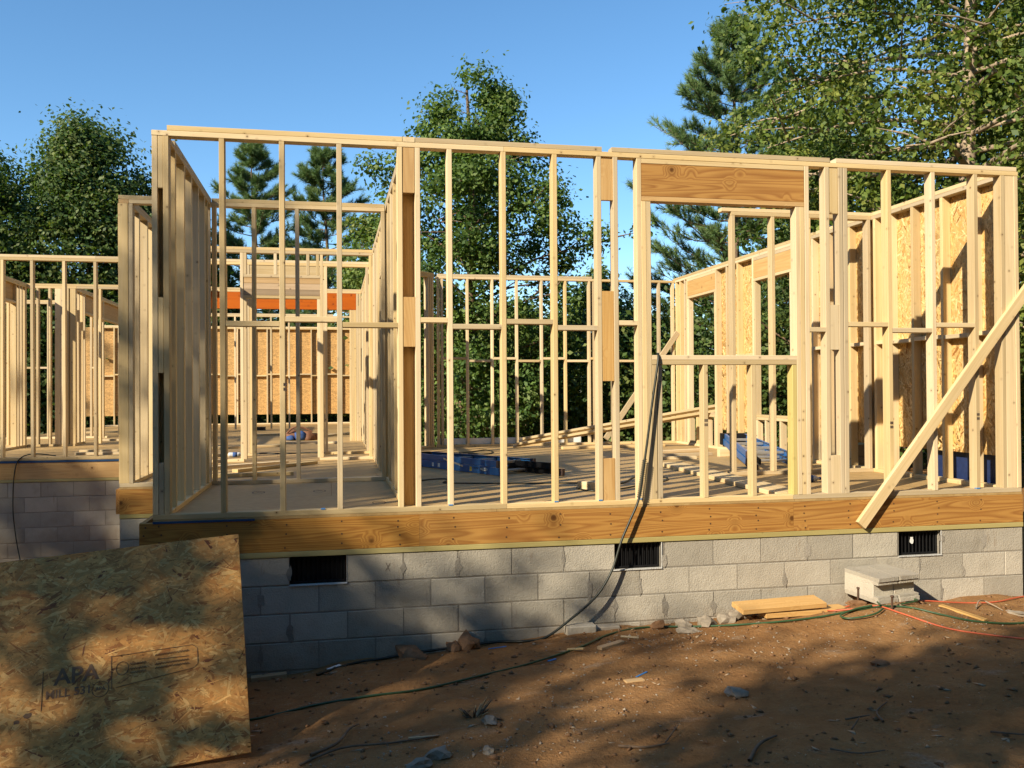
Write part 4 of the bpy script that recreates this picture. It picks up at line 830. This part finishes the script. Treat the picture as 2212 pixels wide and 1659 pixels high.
scrap('wood_scrap', 2.97, -1.38, .12, .05, .010, .1, M['pine_dark'], 'little flat chip in the shaded middle of the dirt')
scrap('wood_scrap', 5.87, -.60, .36, .055, .014, -1.2, M['board'], 'orange splintered board end on the dirt at right')
scrap('wood_scrap', 1.62, -2.0, .16, .012, .008, .1, P, 'thin pale splinter in the lower left dirt')
scrap('strap_bit', 2.32, -.28, .13, .012, .004, -.15, M['bluebit'], 'blue plastic strip near the rubble at the wall', 'plastic strip')
scrap('strap_bit', 2.62, -.70, .06, .02, .004, .2, M['bluebit'], 'blue plastic bit touching the green hose', 'plastic strip')
scrap('strap_bit', 3.06, -1.26, .09, .012, .004, .4, M['bluebit'], 'thin blue strip in the shaded middle of the dirt', 'plastic strip')
def twig(pts, rad, label, mat='bark', h=.01):
    P_ = spline([(x, y, G(x, y)+h+dz) for x, y, dz in pts], 4); n_ = len(P_); rad *= .7; o = tube_obj('twig', P_, [rad*(1-.5*i/n_) for i in range(n_)], M[mat], None, 6); tag(o, label, 'twig', 'twigs on the dirt'); return o
twig([(3.02, -2.82, 0), (3.13, -2.70, .01), (3.27, -2.60, 0)], .014, 'thick straight stick in the bottom foreground right of centre')
twig([(3.72, -2.47, 0), (3.85, -2.48, .01)], .008, 'short twig crossing another in the right foreground'); twig([(3.66, -2.62, 0), (3.78, -2.50, .012)], .006, 'thin twig under the crossing twig in right foreground')
twig([(3.88, -2.55, 0), (3.93, -2.42, .01), (4.07, -2.30, 0)], .009, 'curved twig standing out in the right foreground')
twig([(6.08, -.48, 0), (6.2, -.37, .03), (6.32, -.30, .02)], .009, 'pale twig bent upward by the orange cord at right', 'bark_pale'); twig([(6.30, -.31, .02), (6.27, -.45, .01), (6.26, -.55, 0)], .008, 'pale twig meeting the bent one at right', 'bark_pale')
twig([(3.40, -2.86, 0), (3.50, -2.93, .0), (3.62, -2.95, 0)], .007, 'dark thin twig along the bottom edge'); twig([(4.25, -2.85, 0), (4.4, -2.96, .005)], .008, 'short dark twig at the bottom right')
twig([(1.05, -2.0, 0), (1.18, -1.9, .01), (1.25, -1.72, .02), (1.30, -1.60, 0)], .013, 'curved root crossing the dirt right of the sheet foot'); twig([(1.0, -2.10, 0), (1.2, -2.02, .01), (1.45, -2.05, 0), (1.7, -2.0, 0)], .010, 'long thin root running along the lower left dirt')
twig([(2.5, -2.5, 0), (2.62, -2.55, .0), (2.75, -2.52, 0)], .010, 'dark stick near the bottom centre'); twig([(2.74, -2.5, 0), (2.85, -2.38, .03)], .006, 'thin twig rising from the dark stick at bottom centre')
# rusty stakes near the cord
for x, y, h_, lab in ((5.24, -.20, .15, 'short rusty stake left of the loose blocks'), (5.30, -.55, .10, 'short rusty stake inside the cord tangle')):
    e = empty('rusty_stake', (x, y, G(x, y)-.02), lab, 'stake'); tube_obj('shaft', [(x, y, G(x, y)-.03), (x+.004, y, G(x, y)+h_*.9)], .009, M['nail'], e, 6); lathe('head', e, (x+.004, y, G(x, y)+h_*.9), [(.010, 0), (.015, .006), (.012, .016)], M['nail'], 8)
# broken stump with splinters
sx, sy = 1.93, -1.68; e = empty('root_stump', (sx, sy, G(sx, sy)), 'broken splintered root stump sticking out of the dirt', 'stump')
for k in range(26):
    a = rnd.uniform(0, 6.28); l_ = rnd.uniform(.05, .13); tube_obj('splinter', [(sx+.02*math.cos(a), sy+.02*math.sin(a), G(sx, sy)-.01), (sx+(.03+l_*.6)*math.cos(a), sy+(.02+l_*.5)*math.sin(a), G(sx, sy)+l_*rnd.uniform(.2, .8))], [.008, .003], M['pine_dark'] if k % 2 else M['bark'], e, 4)
# gravel and chips
q = np.random.RandomState(11)
base = np.array([(1, 0, 0), (-.3, .9, 0), (-.7, -.6, .1), (0, .1, .8), (.2, -.1, -.5)]); bf = np.array([(0, 1, 3), (1, 2, 3), (2, 0, 3), (1, 0, 4), (2, 1, 4), (0, 2, 4)])
def scatter(name, n_, xr, yr, smin, smax, mat, seed, centres=None, sig=.25, zscale=.7, aspect=1):
    q = np.random.RandomState(seed)
    if centres is not None: c = np.array(centres)[q.randint(0, len(centres), n_)]; x = c[:, 0]+q.randn(n_)*sig*1.3; y = c[:, 1]+q.randn(n_)*sig*.7
    else: x = q.uniform(*xr, n_); y = q.uniform(*yr, n_)
    k = y < -.01; x, y = x[k], y[k]; n_ = len(x); s = smin+(smax-smin)*q.rand(n_)**3; a = q.rand(n_)*6.28
    B = base[None]*(1+.35*q.randn(n_, 5, 1)); X = B[..., 0]*aspect; Y = B[..., 1]
    V = np.stack([x[:, None]+s[:, None]*(X*np.cos(a)[:, None]-Y*np.sin(a)[:, None]), y[:, None]+s[:, None]*(X*np.sin(a)[:, None]+Y*np.cos(a)[:, None]), gzn(x, y)[:, None]+s[:, None]*(B[..., 2]*zscale+.15)], -1)
    Fq = (np.arange(n_)[:, None, None]*5+bf[None]).reshape(-1, 3)
    o = link(name, fast_mesh(name, V.reshape(-1, 3), Fq), mat); o['kind'] = 'stuff'; tag(o, name.replace('_', ' ')+' scattered over the bare dirt in front of the house', name.replace('_', ' ').split()[-1]); return o
scatter('pale_gravel', 1700, None, None, .002, .013, M['gravel'], 1, [(3.5, -.42), (3.55, -.5), (3.4, -.35), (2.6, -1.7), (2.9, -1.2), (5.3, -.65), (5.6, -.8), (3.9, -.9), (4.6, -1.0), (2.2, -2.2), (1.6, -2.25), (1.2, -2.2)], .28)
scatter('brown_clods', 3000, (-.3, 7.5), (-3.6, -.02), .004, .026, M['clod'], 2)
scatter('dry_chips', 420, (.7, 7.2), (-3.4, -.05), .006, .022, M['pine_dark'], 3, zscale=.15, aspect=2.6)

# ------------------------------------------------------------------ trees
def leaves(centres, sig, per, size, rng, palette, upb=.5, flat=.75, droop=0):
    n_ = len(centres)*per; c = np.repeat(np.asarray(centres), per, 0); sg = np.repeat(np.asarray(sig), per)
    p_ = c+rng.randn(n_, 3)*sg[:, None]*np.array([1, 1, flat])
    ow = (p_-c); ow /= np.linalg.norm(ow, axis=1)[:, None]+1e-6; nr = rng.randn(n_, 3)*.55+ow*.8+np.array([0, 0, upb]); nr /= np.linalg.norm(nr, axis=1)[:, None]
    t = np.cross(nr, rng.randn(n_, 3)); t /= np.linalg.norm(t, axis=1)[:, None]+1e-9
    if droop: t[:, 2] -= droop; t /= np.linalg.norm(t, axis=1)[:, None]
    bt = np.cross(nr, t); s = size*(.55+.8*rng.rand(n_))[:, None]
    V = np.stack([p_, p_+t*s*.5+bt*s*.32+nr*s*.06, p_+t*s, p_+t*s*.5-bt*s*.32+nr*s*.06], 1)
    pal = np.array(palette); cidx = np.repeat(rng.randint(0, len(pal), len(centres)), per); alt = rng.randint(0, len(pal), n_); cidx = np.where(rng.rand(n_) < .35, alt, cidx)
    C = pal[cidx]*(.75+.5*rng.rand(n_))[:, None]
    return V.reshape(-1, 3), np.arange(n_*4).reshape(-1, 4), np.repeat(C, 4, 0)
GREEN = [(0.09, 0.162, 0.034), (0.114, 0.192, 0.041), (0.144, 0.216, 0.05), (0.066, 0.126, 0.031), (0.168, 0.228, 0.06)]
DARK = [(0.066, 0.12, 0.029), (0.09, 0.15, 0.036), (0.114, 0.168, 0.041), (0.05, 0.096, 0.024), (0.156, 0.192, 0.054)]
YELL = [(.135, .19, .036), (.17, .22, .045), (.10, .155, .03), (.22, .25, .055), (.075, .125, .028)]
def broadleaf(name, label, base, H, prof, t0, nl, nclump, per, size, seed, tr=.16, palette=GREEN, bark='bark', lean=(0, 0), group=None, cs=.34, fill=.35, up_=.25, kx=1.0, clear=0, lob=(), gap=-.10):
    rng = np.random.RandomState(seed); q = random.Random(seed); bx, by, bz = base
    t = empty(name, base, label, 'tree', group)
    pt = np.array(prof); pr_ = lambda u: float(np.interp(u, pt[:, 0], pt[:, 1]))
    lobes = [(q.uniform(0, 6.283), q.uniform(t0, 1), q.uniform(.35, .75)) for _ in range(13)]+list(lob)
    def lobe(az, u):
        return .60+.68*max(math.exp(-((((az-a+math.pi) % 6.2832)-math.pi)/w_)**2-((u-v)/.10)**2) for a, v, w_ in lobes)
    def axis_pt(u): return Vector((bx+lean[0]*u+.12*math.sin(u*5+seed), by+lean[1]*u+.12*math.cos(u*4+seed), bz+H*u))
    paths = [([axis_pt(k/14*.96) for k in range(15)], [tr*(1-.9*k/14)**.8 for k in range(15)])]; cl = []; sg = []
    for i in range(nl):
        u = t0+(1-t0)*((i+.5)/nl)**.85*.97; az = i*2.39996+q.uniform(-.4, .4); L = pr_(u)*lobe(az, u)*q.uniform(.75, 1.15)
        e = axis_pt(u)+Vector((kx*L*math.cos(az), L*math.sin(az), 0)); s = axis_pt(max(.08, u-up_*L/H*q.uniform(.8, 2.2)))
        m_ = s.lerp(e, .5)+Vector((q.uniform(-.15, .15), q.uniform(-.15, .15), L*.08))
        pts = spline([s, m_, e], 4); r0 = max(.012, tr*.42*(1-u)**.7)
        paths.append((pts, [r0*(1-.85*k/(len(pts)-1)) for k in range(len(pts))]))
        for k in range(4):
            v = q.uniform(.35, .95); a = s.lerp(m_, v*2) if v < .5 else m_.lerp(e, v*2-1); az2 = az+q.uniform(-1.3, 1.3); l2 = L*q.uniform(.2, .45)
            b_ = a+Vector((l2*math.cos(az2), l2*math.sin(az2), l2*q.uniform(-.2, .6))); paths.append(([a, a.lerp(b_, .5)+Vector((0, 0, .04*l2)), b_], [r0*.45, r0*.3, r0*.1])); cl.append(tuple(b_)); sg.append(cs*q.uniform(.6, 1.2))
        for v in (.55, .75, .92, 1.0): a = s.lerp(m_, v*2) if v < .5 else m_.lerp(e, v*2-1); cl.append((a.x+q.uniform(-.2, .2), a.y+q.uniform(-.2, .2), a.z+q.uniform(-.1, .25))); sg.append(cs*q.uniform(.6, 1.2))
    while len(cl) < nclump:
        u = t0+(1-t0)*q.random(); az = q.uniform(0, 6.283); L = pr_(u)*lobe(az, u)*(q.random()**fill); a = axis_pt(u); cl.append((a.x+kx*L*math.cos(az), a.y+L*math.sin(az), a.z+q.uniform(-.2, .2))); sg.append(cs*q.uniform(.5, 1.1))
    from mathutils import noise as mn
    off = Vector((seed*3.1, seed*1.7, seed*.9)); kp = [i for i, c_ in enumerate(cl) if mn.noise(Vector(c_)*.75+off)+.5*mn.noise(Vector(c_)*1.6+off) > gap]
    cl = [cl[i] for i in kp]; sg = [sg[i] for i in kp]
    if clear:
        cl = np.array(cl); sg = np.array(sg); vd = np.array([bx-CAM[0], by-CAM[1]]); vd /= np.linalg.norm(vd); rel = cl[:, :2]-np.array([bx, by]); lat = np.abs(rel[:, 0]*vd[1]-rel[:, 1]*vd[0]); dep = rel@vd
        kp = ~((lat < clear) & (dep < 0) & (rng.rand(len(cl)) < .85)); cl = cl[kp]; sg = sg[kp]
    V, Fq = tubes(paths, 7); o = np.array(base)
    link('trunk', fast_mesh('trunk', np.array(V)-o, Fq, smooth=True), M[bark], t)
    V, Fq, C = leaves(cl, sg, per, size, rng, palette); link('crown', fast_mesh('crown', V-o, Fq, C), M['leaf'], t)
    return t
def pine(name, label, base, H, rad, seed, nb=70, ntuft=9, tr=.16, t0=.12, needle=.20, group=None, nn=70):
    """branches carry upturned twigs, each clothed in needles like a bottle brush"""
    rng = np.random.RandomState(seed); q = random.Random(seed); bx, by, bz = base; t = empty(name, base, label, 'tree', group)
    paths = [([(bx+.08*math.sin(k), by, bz+H*k/12) for k in range(13)], [tr*(1-.93*k/12) for k in range(13)])]; A, B = [], []
    for i in range(nb):
        u = t0+(1-t0)*(i+.5)/nb; u = min(u+q.uniform(-.012, .012), .975); az = i*2.39996+q.uniform(-.5, .5)
        L = rad*(float(np.interp(u, [0, .15, .35, .6, .85, 1], [.7, .95, 1, .78, .42, .10])))*q.uniform(.55, 1.2); s = Vector((bx, by, bz+H*u)); e = s+Vector((L*math.cos(az), L*math.sin(az), L*q.uniform(.15, .55)))
        m_ = s.lerp(e, .5)+Vector((0, 0, -.08*L)); paths.append(([s, m_, e], [.035*(1-u)+.01, .02*(1-u)+.008, .006])); A.append(m_.lerp(e, .75)); B.append(e+Vector((math.cos(az)*.1, math.sin(az)*.1, .3)))
        for k in range(ntuft):
            v = q.uniform(.3, 1); a = (s.lerp(m_, v*2) if v < .5 else m_.lerp(e, v*2-1)); g = az+q.uniform(-1.2, 1.2); d = Vector((math.cos(g), math.sin(g), q.uniform(.2, 1.7))).normalized(); b_ = a+d*q.uniform(.2, .5)*(.55+.45*min(1, L/1.5))
            paths.append(([a, b_], [.008, .004])); A.append(a); B.append(b_)
    for k in range(5): g = k*1.3; z = bz+H*(.93+.012*k); A.append(Vector((bx, by, z))); B.append(Vector((bx+.22*math.cos(g), by+.22*math.sin(g), z+.45)))
    A.append(Vector((bx, by, bz+H*.95))); B.append(Vector((bx, by, bz+H*1.03)))
    V, Fq = tubes(paths, 5); o = np.array(base); link('trunk', fast_mesh('trunk', np.array(V)-o, Fq, smooth=True), M['bark'], t)
    A = np.repeat(np.array([tuple(v) for v in A]), nn, 0); B = np.repeat(np.array([tuple(v) for v in B]), nn, 0); k = len(A); tt = (.25+.78*rng.rand(k))[:, None]; tp = A+(B-A)*tt; dr = (B-A)/np.linalg.norm(B-A, axis=1)[:, None]
    nd = dr*.85+rng.randn(k, 3)*.5; nd /= np.linalg.norm(nd, axis=1)[:, None]; sd_ = np.cross(nd, rng.randn(k, 3)); sd_ /= np.linalg.norm(sd_, axis=1)[:, None]
    L = needle*(.7+.5*rng.rand(k))[:, None]; wd = .0075
    V = np.stack([tp-sd_*wd, tp+sd_*wd, tp+nd*L], 1); pal = np.array([(.12, .21, .075), (.15, .24, .085), (.19, .25, .075), (.09, .16, .06)]); C = pal[rng.randint(0, 4, k)]*(.8+.4*rng.rand(k))[:, None]
    link('crown', fast_mesh('crown', V.reshape(-1, 3)-o, np.arange(k*3).reshape(-1, 3), np.repeat(C, 3, 0)), M['needle'], t); return t
BG = 'trees behind the house'
def gb(x, y): return (x, y, G(x, y)-.05)
broadleaf('broadleaf_tree', 'tall green broadleaf tree standing behind the middle of the frame', gb(4.45, 15.1), 10.0, [(.1, 1.7), (.2, 2.3), (.45, 2.3), (.55, 2.4), (.66, 2.3), (.78, 2.0), (.84, 1.5), (.92, 1.1), (1, .45)], .08, 52, 900, 115, .112, 11, tr=.20, group=BG, cs=.25, lob=[(2.95, .80, .6), (2.95, .74, .6), (-.2, .66, .6), (-.2, .58, .6), (-.3, .42, .7), (3.0, .5, .6), (-.1, .30, .7)])
broadleaf('broadleaf_tree', 'dark green rounded tree left of the front wall corner', gb(-6.5, 24.0), 10.9, [(.1, 2.8), (.3, 3.2), (.6, 3.0), (.75, 2.5), (.9, 1.4), (1, .4)], .08, 52, 1000, 110, .135, 12, palette=DARK, group=BG, gap=-.28, cs=.40)
broadleaf('broadleaf_tree', 'dark tree at the far left picture edge', gb(-9.9, 23.6), 10.0, [(.05, 2.6), (.3, 3.2), (.6, 2.9), (.85, 1.7), (1, .4)], .06, 46, 860, 105, .135, 13, palette=DARK, group=BG, gap=-.28, cs=.40)
broadleaf('broadleaf_tree', 'low dark tree filling the gap beside the front left corner', gb(-4.4, 25.5), 8.6, [(.05, 2.6), (.4, 3.0), (.8, 2.2), (1, .5)], .05, 38, 760, 95, .145, 14, palette=DARK, group=BG, gap=-.28, cs=.4)
broadleaf('broadleaf_tree', 'small green tree in the gap between the pines and the tall tree', gb(2.5, 21.4), 8.0, [(.05, 1.6), (.4, 1.9), (.8, 1.3), (1, .4)], .05, 32, 330, 95, .125, 15, palette=YELL, group=BG, cs=.3)
pine('pine_tree', 'pine tree behind the front left room, left of its pair', gb(-1.55, 26.4), 11.0, 2.2, 21, group=BG, nb=110, ntuft=22, nn=62)
pine('pine_tree', 'pine tree behind the front left room, right of its pair', gb(.95, 26.0), 11.0, 2.3, 22, group=BG, nb=110, ntuft=22, nn=62)
pine('pine_tree', 'tall pine left of the big leafy tree on the right', gb(12.75, 17.6), 12.9, 3.3, 23, nb=150, ntuft=26, group=BG, tr=.2, nn=62)
pine('pine_tree', 'pine partly hidden behind the big leafy tree on the right', gb(16.0, 17.0), 11.5, 3.2, 24, nb=110, ntuft=20, group=BG, tr=.2, nn=60)
broadleaf('broadleaf_tree', 'big leafy tree with pale trunk towering at the right edge', gb(13.15, 8.3), 12.8, [(.2, 2.8), (.35, 3.7), (.55, 4.0), (.75, 4.1), (.9, 3.4), (1, 1.4)], .20, 84, 1450, 84, .112, 16, tr=.24, palette=YELL, bark='bark_pale', group=BG, cs=.30, fill=.5, up_=-.05, clear=.45, gap=-.30)
broadleaf('broadleaf_tree', 'leafy tree beyond the right picture edge behind the side wall', gb(18.0, 10.5), 11.5, [(.1, 3.0), (.4, 3.6), (.8, 2.6), (1, .6)], .08, 48, 560, 80, .14, 17, palette=GREEN, group=BG)
broadleaf('broadleaf_tree', 'dark leafy tree seen through the right wall openings', gb(13.5, 13.2), 8.6, [(.05, 2.4), (.4, 2.9), (.8, 2.1), (1, .5)], .05, 42, 480, 80, .14, 18, palette=DARK, group=BG)
broadleaf('broadleaf_tree', 'low tree closing the view between the tall tree and the pine', gb(9.6, 20.5), 5.8, [(.05, 2), (.5, 2.2), (.8, 1.5), (1, .4)], .05, 30, 360, 80, .14, 19, palette=DARK, group=BG)
broadleaf('broadleaf_tree', 'rounded tree behind the back wall left of the diagonal brace', gb(7.4, 21.5), 5.2, [(.05, 2), (.5, 2.2), (.8, 1.5), (1, .4)], .05, 30, 360, 80, .14, 20, palette=GREEN, group=BG)
# undergrowth as one mass behind the house
q = np.random.RandomState(5); nC = 2300
ux = q.uniform(-14, 24, nC); uy = 21+2.2*q.randn(nC)+np.where(ux > 8, -3, 0); uy = np.where((ux > 8.3), np.clip(uy, 9.5, 40), np.where(ux > 3.2, np.clip(uy, 16.5, 40), np.clip(uy+2.5, 21.3, 40))); hmax = np.interp(ux, [-14, -6, 0, 4, 9, 14, 24], [5.5, 5, 3.6, 4.2, 4.2, 5.0, 5.5]); uz = -1.3+hmax*q.rand(nC)**.9
V, Fq, C = leaves(np.stack([ux, uy, uz], 1), .45+.25*q.rand(nC), 62, .15, q, DARK)
o = link('undergrowth', fast_mesh('undergrowth', V, Fq, C), M['leaf']); o['kind'] = 'stuff'; tag(o, 'dense dark undergrowth closing the view behind the house', 'undergrowth')
nC = 2600; ux = q.uniform(-40, 60, nC); uy = 32+4*q.rand(nC); uz = -1.5+q.rand(nC)*5.5
V, Fq, C = leaves(np.stack([ux, uy, uz], 1), .8+.4*q.rand(nC), 20, .42, q, DARK)
o = link('far_wood', fast_mesh('far_wood', V, Fq, C), M['leaf']); o['kind'] = 'stuff'; tag(o, 'far wood reading as one dark mass behind the undergrowth', 'wood')

# trees behind the camera that shade the foreground
SH_ = [(-26.6, -11.4, 18.0, 3.0, 260), (-18.3, -11.8, 17.2, 1.9, 290), (-16.9, -11.6, 14.2, 2.2, 200), (-15.1, -11.0, 12.7, 1.7, 130), (-12.3, -11.6, 11.0, 1.9, 150), (-9.6, -12.6, 10.6, 1.9, 150), (-7.0, -11.6, 9.9, 2.0, 150), (-4.2, -12.6, 10.4, 2.2, 150)]
for i, (x, y, h_, r_, nc_) in enumerate(SH_):
    broadleaf('broadleaf_tree', ['first', 'second', 'third', 'fourth', 'fifth', 'sixth', 'seventh', 'eighth'][i]+' shade tree from the left in the row behind the viewer', gb(x, y), h_, [(.2, r_*.8), (.4, r_), (.7, r_*.95), (.88, r_*.7), (1, .5)], .34, 18, nc_, 32, .20, 50+i, palette=GREEN, group='shade trees behind the viewer', cs=.36, gap=-9)
# unseen wood added round the clearing behind the viewer to cut the sky fill
q = np.random.RandomState(9); nC = 5200; an = q.uniform(math.pi*.72, math.pi*2.28, nC); rr = np.where((an > math.pi*1.42) & (an < math.pi*2.15), 19, 34)+7*q.rand(nC); ux = 2+rr*np.cos(an); uy = -4+rr*np.sin(an); toward = np.abs((an-math.atan2(-.59, -.807)+math.pi) % (2*math.pi)-math.pi)
uz = -1.4+q.rand(nC)*np.where(toward < .5, 15.5, 21)
V, Fq, C = leaves(np.stack([ux, uy, uz], 1), 1.0+.6*q.rand(nC), 16, .75, q, DARK)
o = link('far_wood', fast_mesh('far_wood', V, Fq, C), M['leaf']); o['kind'] = 'stuff'; tag(o, 'unseen wood added behind the viewer to hold back sky light', 'wood')
